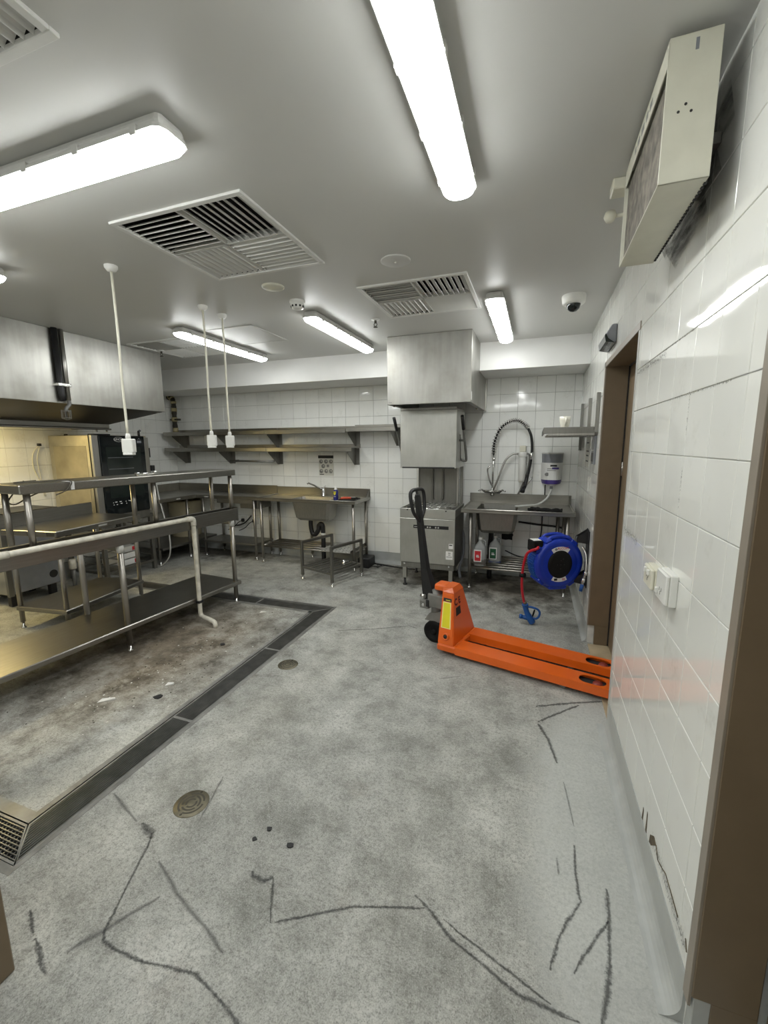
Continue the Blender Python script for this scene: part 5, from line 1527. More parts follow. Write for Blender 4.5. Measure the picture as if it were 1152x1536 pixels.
t.part('hinge', MB().box((OX - 0.05, OY1, 1.27), (OX + 0.02, OY1 + 0.05, 1.34), 0.005), M['black'])
t.part('chimney', MB().cyl((OX - 0.03, OY1 - 0.10, OZ1 - 0.01), (OX - 0.03, OY1 - 0.10, OZ1 + 0.05), 0.014, 10).cyl((OX - 0.03, OY1 - 0.10, OZ1 + 0.05), (OX + 0.015, OY1 - 0.12, OZ1 + 0.06), 0.014, 10), M['black'])
t.part('top_cap', MB().box((OX - 0.12, OY0 + 0.05, OZ1 - 0.002), (OX - 0.02, OY0 + 0.25, OZ1 + 0.014), 0.004), M['black'])
t.part('top_knob', MB().cyl((OX - 0.42, OY0 + 0.02, OZ1 - 0.002), (OX - 0.42, OY0 + 0.02, OZ1 + 0.014), 0.018, 10), M['black'])
t.part('lower_trim', MB().box((OX - 0.03, OY0 + 0.08, 0.70), (OX + 0.004, OY1 - 0.07, OZ0 + 0.018), 0.004), M['steel_dark'])
# stand with tray runners
t2 = Thing('oven_stand', 'square-tube oven stand with tray runners and boxes below the combi oven', 'stand', (-4.95, 3.69, 0))
for (lx, ly) in ((OX - 0.04, OY0 + 0.04), (OX - 0.04, OY1 - 0.04), (XL + 0.10, OY0 + 0.04), (XL + 0.10, OY1 - 0.04)):
    t2.part('leg', MB().box((lx - 0.022, ly - 0.022, 0.0), (lx + 0.022, ly + 0.022, 0.69), 0.003), M['steel_dark'])
t2.part('top_frame', MB().box((XL + 0.06, OY0 + 0.01, 0.69), (OX - 0.01, OY1 - 0.01, 0.735), 0.003), M['steel_dark'])
t2.part('bottom_frame', MB().box((OX - 0.055, OY0 + 0.04, 0.10), (OX - 0.025, OY1 - 0.04, 0.13)).box((XL + 0.085, OY0 + 0.04, 0.10), (XL + 0.115, OY1 - 0.04, 0.13)).box((XL + 0.10, OY0 + 0.025, 0.10), (OX - 0.04, OY0 + 0.055, 0.13)).box((XL + 0.10, OY1 - 0.055, 0.10), (OX - 0.04, OY1 - 0.025, 0.13)), M['steel_dark'])
for k in range(6):
    z = 0.20 + 0.08 * k
    for y in (OY0 + 0.075, OY1 - 0.085):
        t2.part('tray_runner', MB().box((XL + 0.10, y - 0.012, z), (OX - 0.04, y + 0.012, z + 0.006)), M['steel_dark'])
    t2.part('tray_runner', MB().box((OX - 0.056, OY0 + 0.06, z), (OX - 0.046, OY0 + 0.18, z + 0.012)), M['steel_dark'])
for (y0_, z0_, mt, nm) in ((3.62, 0.131, 'label_white', 'carton'), (3.64, 0.212, 'label_white', 'carton'), (3.60, 0.292, 'light_grey', 'carton')):
    m_ = MB().box((-5.05, y0_, z0_), (-4.69, y0_ + 0.22, z0_ + 0.066), 0.004)
    t3 = Thing(nm, 'flat white carton with red stripe on the oven stand, ' + {0.131: 'lowest of three', 0.212: 'middle of three', 0.292: 'top of three'}[z0_], 'box', (-4.87, y0_ + 0.11, z0_))
    t3.part('carton_body', m_, M[mt])
    t3.part('stripe', MB().box((-4.691, y0_ + 0.16, z0_ + 0.01), (-4.689, y0_ + 0.20, z0_ + 0.056)), M['label_red'])
t = Thing('oven_lead', 'grey lead hanging from the combi oven to the floor beside its stand', 'cable', (-4.55, 4.15, 0.0))
t.part('lead', MB().tube(bez([(-4.62, 4.13, 1.28), (-4.60, 4.14, 0.95), (-4.50, 4.12, 0.62), (-4.43, 4.10, 0.40), (-4.46, 4.10, 0.16), (-4.60, 4.09, 0.02), (-4.70, 4.10, 0.008)], 8), 0.009, 8), M['light_grey'])
t = Thing('wall_lead', 'thin cream lead looping down the yellow lit tiles beside the combi oven', 'cable', (-5.30, 3.2, 1.2))
t.part('lead', MB().tube(bez([(-5.30, 3.23, 1.60), (-5.305, 3.16, 1.50), (-5.305, 3.15, 1.35), (-5.305, 3.20, 1.18), (-5.305, 3.24, 1.02)], 8), 0.005, 6), M['cream_plastic'])
t.part('second_lead', MB().tube(bez([(-5.30, 3.24, 1.60), (-5.308, 3.20, 1.45), (-5.308, 3.21, 1.25), (-5.308, 3.22, 1.02)], 8), 0.004, 6), M['cream_plastic'])
t.part('clip', MB().box((-5.313, 3.215, 1.59), (-5.285, 3.25, 1.62), 0.003), M['black'])

# ------------------------------------------------------------------ fryer / range at the far left
t = Thing('range', 'low grey sided kitchen range on short legs behind the work table', 'range', (-5.06, 2.76, 0))
gx0, gx1, gy0, gy1 = XL + 0.03, -4.83, 2.50, 3.04
t.part('body', MB().box((gx0, gy0, 0.125), (gx1 - 0.004, gy1, 0.90), 0.004), M['steel'])
t.part('side_panel', MB().box((gx1 - 0.006, gy0 + 0.05, 0.13), (gx1, gy1 - 0.005, 0.86), 0.002), M['grey_plastic'])
t.part('front_post', MB().box((gx1 - 0.03, gy0 - 0.004, 0.11), (gx1 + 0.003, gy0 + 0.045, 0.90), 0.003), M['steel_dark'])
t.part('hob_top', MB().box((gx0, gy0 - 0.01, 0.90), (gx1 + 0.005, gy1 + 0.005, 0.945), 0.004), M['black'])
t.part('rear_flue', MB().box((gx0, gy0, 0.945), (gx0 + 0.05, gy0 + 0.10, 1.12), 0.004), M['cast'])
t.part('vent_hole', MB().cyl((gx1 - 0.002, gy1 - 0.12, 0.235), (gx1 + 0.002, gy1 - 0.12, 0.235), 0.042, 20), M['label_black'])
for (lx, ly) in ((gx1 - 0.05, gy0 + 0.05), (gx1 - 0.05, gy1 - 0.12), (gx0 + 0.05, gy0 + 0.05), (gx0 + 0.05, gy1 - 0.12)):
    t.part('leg', MB().box((lx - 0.03, ly - 0.03, 0.0), (lx + 0.03, ly + 0.03, 0.127), 0.004), M['black'])
t = Thing('white_canister', 'small white canister on a pipe behind the kitchen range', 'canister', (-4.90, 3.17, 0.0))
t.part('canister_body', MB().lathe([(0, 0.21), (0.035, 0.21), (0.038, 0.22), (0.038, 0.31), (0.03, 0.32), (0, 0.32)], 16, Matrix.Translation((-4.90, 3.17, 0))), M['pipe_white'])
t.part('stand_pipe', MB().cyl((-4.90, 3.17, 0), (-4.90, 3.17, 0.215), 0.022, 12), M['cast'])

# ------------------------------------------------------------------ work table with splashback (slightly turned)
WA = math.radians(7.5)
t = Thing('work_table', 'stainless work table with tall side splashback standing behind the long gantry bench', 'table', (-3.66, 2.27, 0), rot=(0, 0, WA), local=True)
# local: x to the left is negative, y away from the camera
tw, tl, tz = 0.585, 0.90, 0.893
t.part('table_top', MB().box((-tw, 0, tz - 0.050), (0, tl, tz), 0.006), M['steel_y'])
t.part('splashback', MB().box((-tw - 0.015, 0, tz - 0.04), (-tw, tl, tz + 0.115), 0.004), M['steel_y'])
t.part('maker_plate', MB().box((-0.0005, 0.40, tz - 0.032), (0.0015, 0.49, tz - 0.018)), M['light_grey'])
for k, (x, y) in enumerate(((-0.045, 0.045), (-tw + 0.045, 0.045), (-0.045, tl - 0.045), (-tw + 0.045, tl - 0.045))):
    leg(t, x, y, tz - 0.045, 0.0195)
t.part('undershelf', MB().box((-tw + 0.02, 0.02, 0.165), (-0.02, tl - 0.02, 0.205), 0.006), M['steel_y'])
t.part('corner_stain', MB().box((-0.30, -0.0012, tz - 0.044), (-0.22, 0.0002, tz - 0.010), 0.0004).box((-0.10, -0.0012, tz - 0.040), (-0.02, 0.0002, tz - 0.012), 0.0004), M['brass_dark'])

# ------------------------------------------------------------------ long gantry bench in the middle
GA = math.atan2(0.0811, 0.9967)
t = Thing('gantry_bench', 'long stainless gantry bench with overshelf, gutter and full length undershelf', 'bench', (-2.79, 3.43, 0), rot=(0, 0, -GA), local=True)
# local: -y runs towards the camera, -x to the left
Lg = 2.75
g = MB()
g.box((-0.006, -Lg, 0.845), (0.0, 0.0, 0.962), 0.002)
g.box((-0.085, -Lg, 0.852), (-0.006, 0.0, 0.858))
g.box((-0.092, -Lg, 0.852), (-0.085, 0.0, 0.966), 0.002)
g.box((-0.112, -Lg, 0.960), (-0.085, 0.0, 0.968), 0.002)
t.part('gutter', g, M['steel_y'])
t.part('gutter_end', MB().box((-0.115, 0.0, 0.835), (0.004, 0.008, 0.972), 0.002), M['steel_dark'])
t.part('gutter_grime', MB().box((-0.084, -Lg, 0.8585), (-0.008, -0.02, 0.9)), M['mesh_dirty'])
t.part('rear_rail', MB().box((-0.56, -Lg, 0.80), (-0.52, 0.0, 0.845), 0.004), M['steel_y'])
for y in (-0.03, -1.2, -2.4):
    t.part('cross_rail', MB().box((-0.525, y - 0.02, 0.80), (-0.02, y + 0.02, 0.845), 0.004), M['steel_dark'])
t.part('undershelf', MB().box((-0.555, -Lg, 0.175), (0.0, 0.0, 0.215), 0.006), M['steel_y'])
for y in (-0.06, -1.20, -2.36):
    for x in (-0.028, -0.53):
        l = leg(t, x, y, 0.846, 0.0215)
        t.part('leg_socket', MB().cyl((x, y, 0.79), (x, y, 0.848), 0.027, 14), M['light_grey'], l)
t.part('overshelf', MB().box((-0.335, -1.79, 1.290), (0.0, 0.008, 1.348), 0.006), M['steel_h'])
for y in (0.02, -0.865, -1.735):
    yy = min(y, -0.03)
    t.part('overshelf_post', MB().cyl((-0.045, yy, 0.858), (-0.045, yy, 1.292), 0.019, 14), M['tube'])
    t.part('overshelf_post', MB().cyl((-0.30, yy, 0.842), (-0.30, yy, 1.292), 0.019, 14), M['tube'])
t.part('mid_rail', MB().box((-0.32, -Lg, 0.80), (-0.28, 0.0, 0.843), 0.004), M['steel_dark'])
# white drain pipe clipped along its edge
t = Thing('drain_pipe', 'white plastic drain pipe along the gantry bench edge dropping to the floor', 'pipe', (-2.79, 3.43, 0), rot=(0, 0, -GA), local=True)
pr = [(0.021, -Lg, 0.948), (0.021, -0.62, 0.950), (0.021, -0.585, 0.948), (0.021, -0.565, 0.935), (0.021, -0.56, 0.905), (0.021, -0.56, 0.085), (0.028, -0.562, 0.055), (0.060, -0.566, 0.045), (0.215, -0.60, 0.045), (0.245, -0.61, 0.040), (0.255, -0.615, 0.02), (0.255, -0.615, 0.0)]
t.part('pipe', MB().tube(pr, 0.0195, 12), M['pipe_white'])
t.part('elbow', MB().tube(bez([(0.021, -0.625, 0.950), (0.021, -0.58, 0.947), (0.021, -0.561, 0.93), (0.021, -0.56, 0.885)], 4), 0.024, 12), M['pipe_white'])
t.part('coupling', MB().cyl((0.021, -1.96, 0.949), (0.021, -1.90, 0.949), 0.023, 12), M['pipe_white'])
t.part('clamp', MB().box((-0.001, -0.585, 0.172), (0.044, -0.535, 0.196), 0.003), M['black'])
# bits lying on the overshelf
def on_shelf(x, y, z=1.348):
    c, s = math.cos(-GA), math.sin(-GA)
    return Vector((-2.79 + x * c - y * s, 3.43 + x * s + y * c, z))
p = on_shelf(-0.06, -0.95)
t = Thing('metal_clamp', 'small metal clamp tool lying on the gantry bench overshelf', 'tool', p)
a, b_ = on_shelf(-0.06, -0.98, 1.362), on_shelf(-0.10, -0.80, 1.362)
t.part('bar', MB().tube([a, b_], 0.008, 8), M['chrome'])
t.part('jaw', MB().cbox(a, (0.03, 0.03, 0.028), 0.004), M['chrome'])
t.part('jaw', MB().cbox(b_, (0.026, 0.03, 0.028), 0.004), M['chrome'])
t.part('flat_bar', MB().tube([on_shelf(-0.03, -1.0, 1.356), on_shelf(-0.03, -0.78, 1.356)], 0.006, 8), M['steel'])
t = Thing('loose_wire', 'loop of loose brown wire lying over the near end of the overshelf', 'wire', on_shelf(-0.15, -1.65))
pts = [on_shelf(x, y, z) for x, y, z in ((-0.30, -1.55, 1.352), (-0.20, -1.72, 1.354), (-0.08, -1.66, 1.356), (-0.03, -1.55, 1.358), (0.012, -1.50, 1.35), (0.012, -1.53, 1.30), (0.011, -1.60, 1.27))]
t.part('strand', MB().tube(bez(pts, 8), 0.0035, 6), M['brass_dark'])
pts = [on_shelf(x, y, z) for x, y, z in ((-0.34, -1.60, 1.352), (-0.345, -1.66, 1.28), (-0.345, -1.70, 1.22), (-0.345, -1.66, 1.20), (-0.345, -1.58, 1.24), (-0.345, -1.45, 1.29))]
t.part('hanging_strand', MB().tube(bez(pts, 8), 0.0045, 6), M['brass_dark'])
mb = MB()
mb.box((-0.10, -1.50, 1.3475), (0.0015, -1.478, 1.3492)).box((0.0002, -1.50, 1.295), (0.0016, -1.478, 1.3492))
tape = mb
tt = Thing('tape_strip', 'strip of shiny white tape folded over the overshelf edge', 'tape', (-2.79, 3.43, 0), rot=(0, 0, -GA), local=True)
tt.part('strip', tape, M['label_white'])

# ------------------------------------------------------------------ low rack stand on the floor
TA = math.atan2(-0.159, 0.47)
t = Thing('rack_stand', 'low square tube rack stand with slatted shelf standing in front of the left sink bench', 'rack', (-2.56, 4.245, 0), rot=(0, 0, TA), local=True)
s_ = 0.497
for (x, y) in ((0, 0), (s_, 0), (s_, s_), (0, s_)):
    l = t.part('leg', MB().box((x - 0.015, y - 0.015, 0.05), (x + 0.015, y + 0.015, 0.44), 0.002), M['steel_dark'])
    t.part('foot', MB().lathe([(0, 0), (0.018, 0), (0.018, 0.008), (0.009, 0.014), (0.009, 0.055), (0, 0.055)], 12, Matrix.Translation((x, y, 0))), M['chrome'], l)
for x in (0, s_):
    t.part('top_bar', MB().box((x - 0.015, -0.015, 0.435), (x + 0.015, s_ + 0.015, 0.465), 0.003), M['steel_dark'])
    t.part('side_rail', MB().box((x - 0.014, 0.0, 0.135), (x + 0.014, s_, 0.163), 0.003), M['steel_dark'])
for y in (0, s_):
    t.part('cross_rail', MB().box((0.0, y - 0.012, 0.135), (s_, y + 0.012, 0.160), 0.003), M['steel_dark'])
for k in range(6):
    x = 0.07 + k * 0.0715
    t.part('slat', MB().box((x - 0.011, 0.012, 0.148), (x + 0.011, s_ - 0.012, 0.166), 0.003), M['steel_dark'])
t = Thing('pipe_fitting', 'small chrome pipe fitting lying on the slats of the rack stand', 'fitting', (-2.08, 4.45, 0.167))
t.part('nut', MB().lathe([(0, 0), (0.022, 0), (0.022, 0.03), (0.016, 0.034), (0.016, 0.06), (0, 0.06)], 8, Matrix.Translation((-2.10, 4.42, 0.167))), M['chrome'])
t.part('stub', MB().cyl((-2.10, 4.42, 0.20), (-2.06, 4.47, 0.20), 0.012, 10), M['cast'])
single('floor_crate', MB().box((-2.12, 4.88, 0.0), (-1.96, 5.10, 0.13), 0.01), M['black'], 'black box on the floor under the right end of the left sink bench', 'box', (-2.02, 4.98, 0))
t = Thing('floor_cable', 'black cable lying along the back wall between the sink bench and dishwasher', 'cable', (-1.8, 5.1, 0))
t.part('cable', MB().tube(bez([(-2.15, 5.13, 0.015), (-2.0, 5.10, 0.012), (-1.8, 5.06, 0.010), (-1.6, 5.02, 0.010), (-1.38, 5.0, 0.012)], 6), 0.009, 8), M['black'])
t.part('frayed_end', MB().tube([(-1.93, 5.08, 0.012), (-1.87, 4.98, 0.010), (-1.86, 4.93, 0.006)], 0.005, 6).tube([(-1.93, 4.99, 0.006), (-1.87, 4.97, 0.008), (-1.83, 5.04, 0.016)], 0.006, 6).tube([(-2.02, 4.95, 0.006), (-1.93, 4.985, 0.006)], 0.004, 6), M['black'])

# ------------------------------------------------------------------ pallet jack
JA = math.atan2(-0.242, 0.970)
J = Thing('pallet_jack', 'bright orange hand pallet jack with its forks running into the doorway', 'pallet jack', (-0.647, 2.965, 0), rot=(0, 0, JA), local=True)
zt, zb = 0.084, 0.030
def fork(n0, n1, lab):
    mb = MB()
    ho, h1, w0, w1 = 0.985, 1.145, n0 + 0.030, n1 - 0.030       # slot over the load roller
    th = 0.006
    # top sheet around the slot
    for lo, hi in (((0.15, n0 + 0.012), (ho, n1 - 0.012)), ((ho, n0 + 0.012), (h1, w0)), ((ho, w1), (h1, n1 - 0.012))):
        mb.box((lo[0], lo[1], zt - th), (hi[0], hi[1], zt))
    # rounded slot corners
    rr_ = (w1 - w0) * 0.48
    for (cx_, cy_, sx_, sy_) in ((ho, w0, 1, 1), (ho, w1, 1, -1), (h1, w0, -1, 1), (h1, w1, -1, -1)):
        pl = [(cx_, cy_)] + [(cx_ + sx_ * rr_ * (1 - math.cos(a_)), cy_ + sy_ * rr_ * (1 - math.sin(a_))) for a_ in [PI / 2 * q_ / 5 for q_ in range(6)]]
        if sx_ * sy_ < 0: pl.reverse()
        mb.prism(pl, th, Matrix.Translation((0, 0, zt - th)))
    # tapering nose
    nm = 0.5 * (n0 + n1)
    mb.hexa([(h1, n0 + 0.012, zt - 0.03), (1.225, n0 + 0.035, zt - 0.035), (1.225, n1 - 0.035, zt - 0.035), (h1, n1 - 0.012, zt - 0.03),
             (h1, n0 + 0.012, zt), (1.225, n0 + 0.035, zt - 0.014), (1.225, n1 - 0.035, zt - 0.014), (h1, n1 - 0.012, zt)])
    # folded sides
    for (a, b) in ((n0, n0 + 0.012), (n1 - 0.012, n1)):
        lo_, hi_ = (a, b)
        out = n0 if a == n0 else n1
        inn = b if a == n0 else a
        mb.hexa([(0.15, lo_, zb), (h1 + 0.03, lo_, zb + 0.004), (h1 + 0.03, hi_, zb + 0.004), (0.15, hi_, zb),
                 (0.15, inn if a == n0 and False else lo_ + (0.006 if a == n0 else 0), zt), (h1 + 0.03, lo_ + (0.006 if a == n0 else 0), zt), (h1 + 0.03, hi_ - (0 if a == n0 else 0.006), zt), (0.15, hi_ - (0 if a == n0 else 0.006), zt)])
    f = J.part('fork', mb, M['orange'])
    J.part('roller_pocket', MB().box((ho - 0.01, n0 + 0.016, zt - 0.030), (h1 + 0.005, n1 - 0.016, zt - 0.026)), M['dark'], f)
    J.part('slot_rim', MB().box((ho - 0.004, w0 - 0.004, zt - 0.020), (ho, w1 + 0.004, zt - 0.001)).box((h1, w0 - 0.004, zt - 0.020), (h1 + 0.003, w1 + 0.004, zt - 0.001)), M['label_black'], f)
    J.part('load_roller', MB().cyl((1.095, n0 + 0.045, 0.037), (1.095, n1 - 0.045, 0.037), 0.037, 18), M['red_roller'], f)
    J.part('roller_fork', MB().box((0.96, n0 + 0.030, 0.036), (1.10, n0 + 0.040, 0.056)).box((0.96, n1 - 0.040, 0.036), (1.10, n1 - 0.030, 0.056)), M['cast'], f)
    J.part('entry_roller', MB().cyl((0.90, n0 + 0.02, 0.022), (0.90, n1 - 0.02, 0.022), 0.020, 12), M['cast'], f)
    return f
fork(0.0, 0.157, 'near')
fork(0.275, 0.432, 'far')
br = MB()
br.box((0.0, 0.0, zb), (0.155, 0.432, zt), 0.010)
body = J.part('bridge', br, M['orange'])
bb = [(0.004, 0.008, zt - 0.002), (0.135, 0.006, zt - 0.002), (0.135, 0.428, zt - 0.002), (0.004, 0.424, zt - 0.002)]
tb = [(-0.012, 0.118, 0.458), (0.082, 0.116, 0.458), (0.082, 0.292, 0.458), (-0.012, 0.290, 0.458)]
mb = MB().hexa(bb + tb)
es = list(mb.bm.edges)
bmesh.ops.bevel(mb.bm, geom=es, offset=0.006, segments=2, affect='EDGES')
housing = J.part('housing', mb, M['orange'])
mb = MB()
mb.hexa([(-0.012, 0.118, 0.455), (0.084, 0.116, 0.455), (0.084, 0.292, 0.455), (-0.012, 0.290, 0.455),
         (-0.006, 0.132, 0.492), (0.062, 0.136, 0.492), (0.062, 0.272, 0.492), (-0.006, 0.276, 0.492)])
mb.box((-0.098, 0.142, 0.444), (0.0, 0.266, 0.495), 0.014, seg=2)
J.part('cap', mb, M['orange'])
# labels on the near flank: corners are blended between the flank's own corners
def flank(u, v, off=0.0015):
    p0, p1 = Vector(bb[0]), Vector(bb[1]); q0, q1 = Vector(tb[0]), Vector(tb[1])
    a = p0.lerp(p1, u); b = q0.lerp(q1, u)
    nrm = (p1 - p0).cross(q0 - p0).normalized()
    if nrm.y > 0: nrm = -nrm
    return a.lerp(b, v) + nrm * off
def face_(u, v, off=0.0015):
    p0, p1 = Vector(bb[1]), Vector(bb[2]); q0, q1 = Vector(tb[1]), Vector(tb[2])
    a = p0.lerp(p1, u); b = q0.lerp(q1, u)
    nrm = (p1 - p0).cross(q0 - p0).normalized()
    if nrm.x < 0: nrm = -nrm
    return a.lerp(b, v) + nrm * off
def patch(f, u0, u1, v0, v1, o0=0.0, o1=0.0015):
    mb = MB()
    mb.hexa([f(u0, v0, o0), f(u1, v0, o0), f(u1, v1, o0), f(u0, v1, o0), f(u0, v0, o1), f(u1, v0, o1), f(u1, v1, o1), f(u0, v1, o1)])
    return mb
lab = J.part('label', patch(flank, 0.14, 0.80, 0.31, 0.81, 0.0, 0.0012), M['pale_yellow'], housing, 'yellow warning label')
J.part('label_field', patch(flank, 0.20, 0.74, 0.325, 0.795, 0.0012, 0.0018), M['yellow_label'], housing)
J.part('label_header', patch(flank, 0.16, 0.84, 0.82, 0.885, 0.0, 0.0014), M['label_black'], housing)
J.part('label_header_print', patch(flank, 0.36, 0.74, 0.838, 0.852, 0.0014, 0.002), M['yellow_label'], housing)
J.part('axle_boss', MB().lathe([(0.026, 0), (0.026, 0.014), (0.016, 0.016), (0.016, 0.008), (0, 0.008)], 18, Matrix.Translation(flank(0.52, 0.16, 0.0)) @ Matrix.Rotation(PI / 2 - 0.3, 4, 'X')), M['orange'], housing)
J.part('axle_pin', MB().lathe([(0.015, 0.006), (0.015, 0.014), (0, 0.015)], 14, Matrix.Translation(flank(0.52, 0.16, 0.0)) @ Matrix.Rotation(PI / 2 - 0.3, 4, 'X')), M['label_black'], housing)
o_ = face_(0.30, 0.80, 0.0012)
J.text('mark_print', 'C E', M['label_dark_red'], 0.070, frame_to(o_, face_(0.6, 0.80) - face_(0.3, 0.80), face_(0.33, 0.95) - face_(0.33, 0.70)), housing, bold=0.003)
J.part('data_plate', patch(face_, 0.17, 0.47, 0.53, 0.69, 0.0, 0.0015), M['label_black'], housing)
# pump, steering head and wheels
pm = MB()
pm.cyl((-0.105, 0.215, 0.20), (-0.105, 0.215, 0.43), 0.048, 18)
pm.box((-0.165, 0.155, 0.285), (-0.01, 0.275, 0.400), 0.012, seg=2)
pm.box((-0.235, 0.150, 0.265), (-0.150, 0.280, 0.345), 0.014, seg=2)
pump = J.part('pump', pm, M['cast'])
J.part('valve_lever', MB().cyl((-0.215, 0.150, 0.375), (-0.180, 0.142, 0.375), 0.018, 12).cyl((-0.195, 0.140, 0.30), (-0.195, 0.151, 0.30), 0.012, 10), M['chrome'], pump)
J.part('valve_recess', MB().box((-0.176, 0.1485, 0.285), (-0.146, 0.158, 0.345), 0.006), M['label_black'], pump)
sf = MB()
sf.hexa([(-0.185, 0.155, 0.175), (-0.04, 0.155, 0.175), (-0.04, 0.275, 0.175), (-0.185, 0.275, 0.175), (-0.150, 0.165, 0.232), (-0.04, 0.165, 0.262), (-0.04, 0.265, 0.262), (-0.150, 0.265, 0.232)])
J.part('steer_yoke', sf, M['cast'], pump)
for n in (0.172, 0.258):
    m = Matrix.Translation((-0.100, n, 0.090)) @ Matrix.Rotation(PI / 2, 4, 'X')
    w_ = J.part('steer_wheel', MB().lathe([(0.0, -0.020), (0.055, -0.020), (0.060, -0.026), (0.084, -0.026), (0.090, -0.020), (0.090, 0.020), (0.084, 0.026), (0.060, 0.026), (0.055, 0.020), (0, 0.020)], 28, m), M['rubber'])
    J.part('hub', MB().lathe([(0, -0.030), (0.022, -0.028), (0.022, 0.028), (0, 0.030)], 16, m), M['rubber'], w_)
# tiller
P0, P1 = Vector((-0.182, 0.215, 0.335)), Vector((-0.292, 0.215, 1.165))
def along(k): return P0.lerp(P1, k)
mb = MB()
secs = [(0.0, 0.050, 0.050), (0.10, 0.046, 0.046), (0.30, 0.026, 0.030), (0.60, 0.022, 0.024), (1.0, 0.017, 0.019)]
rows = []
for k, a, b in secs:
    c = along(k)
    sh = 0.030 * max(0, 1 - k / 0.3)
    rows.append([mb.bm.verts.new(c + Vector((dx * a + sh, dy * b, 0))) for dx, dy in ((-1, -1), (1, -1), (1, 1), (-1, 1))])
for a, b in zip(rows[:-1], rows[1:]):
    for k in range(4):
        mb.bm.faces.new((a[k], a[(k + 1) % 4], b[(k + 1) % 4], b[k]))
mb.bm.faces.new(list(reversed(rows[0]))); mb.bm.faces.new(rows[-1])
pole = J.part('tiller', mb, M['black'])
ax = (P1 - P0).normalized()
def tp(k, n): return along(k) + Vector((0, n, 0))
loop = bez([tp(0.755, -0.012), tp(0.80, -0.045), tp(0.86, -0.088), tp(0.96, -0.108), tp(1.035, -0.104), tp(1.064, -0.070), tp(1.068, 0.0), tp(1.064, 0.070), tp(1.035, 0.104), tp(0.96, 0.108), tp(0.86, 0.088), tp(0.80, 0.045), tp(0.755, 0.012)], 5)
J.part('handle_loop', MB().tube(loop, [0.012 + 0.0035 * math.sin(PI * i / (len(loop) - 1)) for i in range(len(loop))], 10), M['black'], pole)
J.part('handle_stem', MB().tube([tp(0.98, 0), tp(1.06, 0)], 0.012, 10).cbox(tp(0.995, 0), (0.036, 0.040, 0.05), 0.008), M['black'], pole)
J.part('release_lever', MB().tube([tp(0.97, -0.02) + Vector((-0.03, 0, 0)), tp(0.93, -0.025) + Vector((-0.04, 0, 0)), tp(0.86, -0.03) + Vector((-0.03, 0, 0))], [0.006, 0.009, 0.006], 8), M['cast'], pole)

# ------------------------------------------------------------------ hose reel on the far part of the right wall
ra = math.radians(27)
nrm = Vector((math.sin(ra), -math.cos(ra), 0)); tv = Vector((math.cos(ra), math.sin(ra), 0))
FC = Vector((0.236, 3.72, 0.575))
RM = Matrix((tv, Vector((0, 0, 1)), nrm)).transposed().to_4x4()      # x across the face, y up, z out of the face
RM.translation = FC
t = Thing('hose_reel', 'blue retractable hose reel on a black wall bracket beside the doorway', 'hose reel', FC)
prof = [(0.0, 0.0), (0.135, 0.0), (0.146, -0.004), (0.160, -0.006), (0.174, 0.0), (0.198, -0.004), (0.213, -0.022), (0.217, -0.045), (0.215, -0.075), (0.215, -0.105), (0.217, -0.135), (0.213, -0.160), (0.193, -0.178), (0.0, -0.182)]
def lz(prof, seg=48): return MB().lathe(prof, seg, RM)
shell = t.part('shell', lz(prof), M['blue'])
# flat footed lower edge and lugs
for (ang, w_, h_) in ((-2.35, 0.07, 0.030), (-0.95, 0.07, 0.028), (-1.57, 0.16, 0.022), (2.55, 0.06, 0.030), (0.95, 0.07, 0.030), (2.05, 0.06, 0.026)):
    m = RM @ Matrix.Rotation(ang - PI / 2, 4, 'Z') @ Matrix.Translation((0, 0.215, 0))
    t.part('lug', MB().box((-w_ / 2, -0.02, -0.165), (w_ / 2, h_ * 0.6, -0.018), 0.008, m), M['blue'], shell)
# carry handle over the top
hd = bez([(-0.10, 0.190, -0.04), (-0.075, 0.218, -0.04), (0.0, 0.230, -0.045), (0.075, 0.220, -0.04), (0.105, 0.186, -0.04)], 6)
t.part('carry_handle', MB().tube([RM @ p for p in hd], 0.017, 10), M['blue'])
hd2 = [Vector((p.x, p.y, -0.14)) for p in hd]
t.part('carry_handle', MB().tube([RM @ p for p in hd2], 0.017, 10), M['blue'])
t.part('handle_recess', MB().box((-0.085, 0.198, -0.13), (0.085, 0.2185, -0.05), 0.004, RM), M['label_black'])
# ribbed vents on the drum side
for k in range(15):
    ang = math.radians(150 + k * 5.0)
    m = RM @ Matrix.Rotation(ang - PI / 2, 4, 'Z') @ Matrix.Translation((0, 0.217, 0))
    t.part('rib', MB().box((-0.0045, -0.006, -0.150), (0.0045, 0.006, -0.040), 0.001, m), M['blue2'])
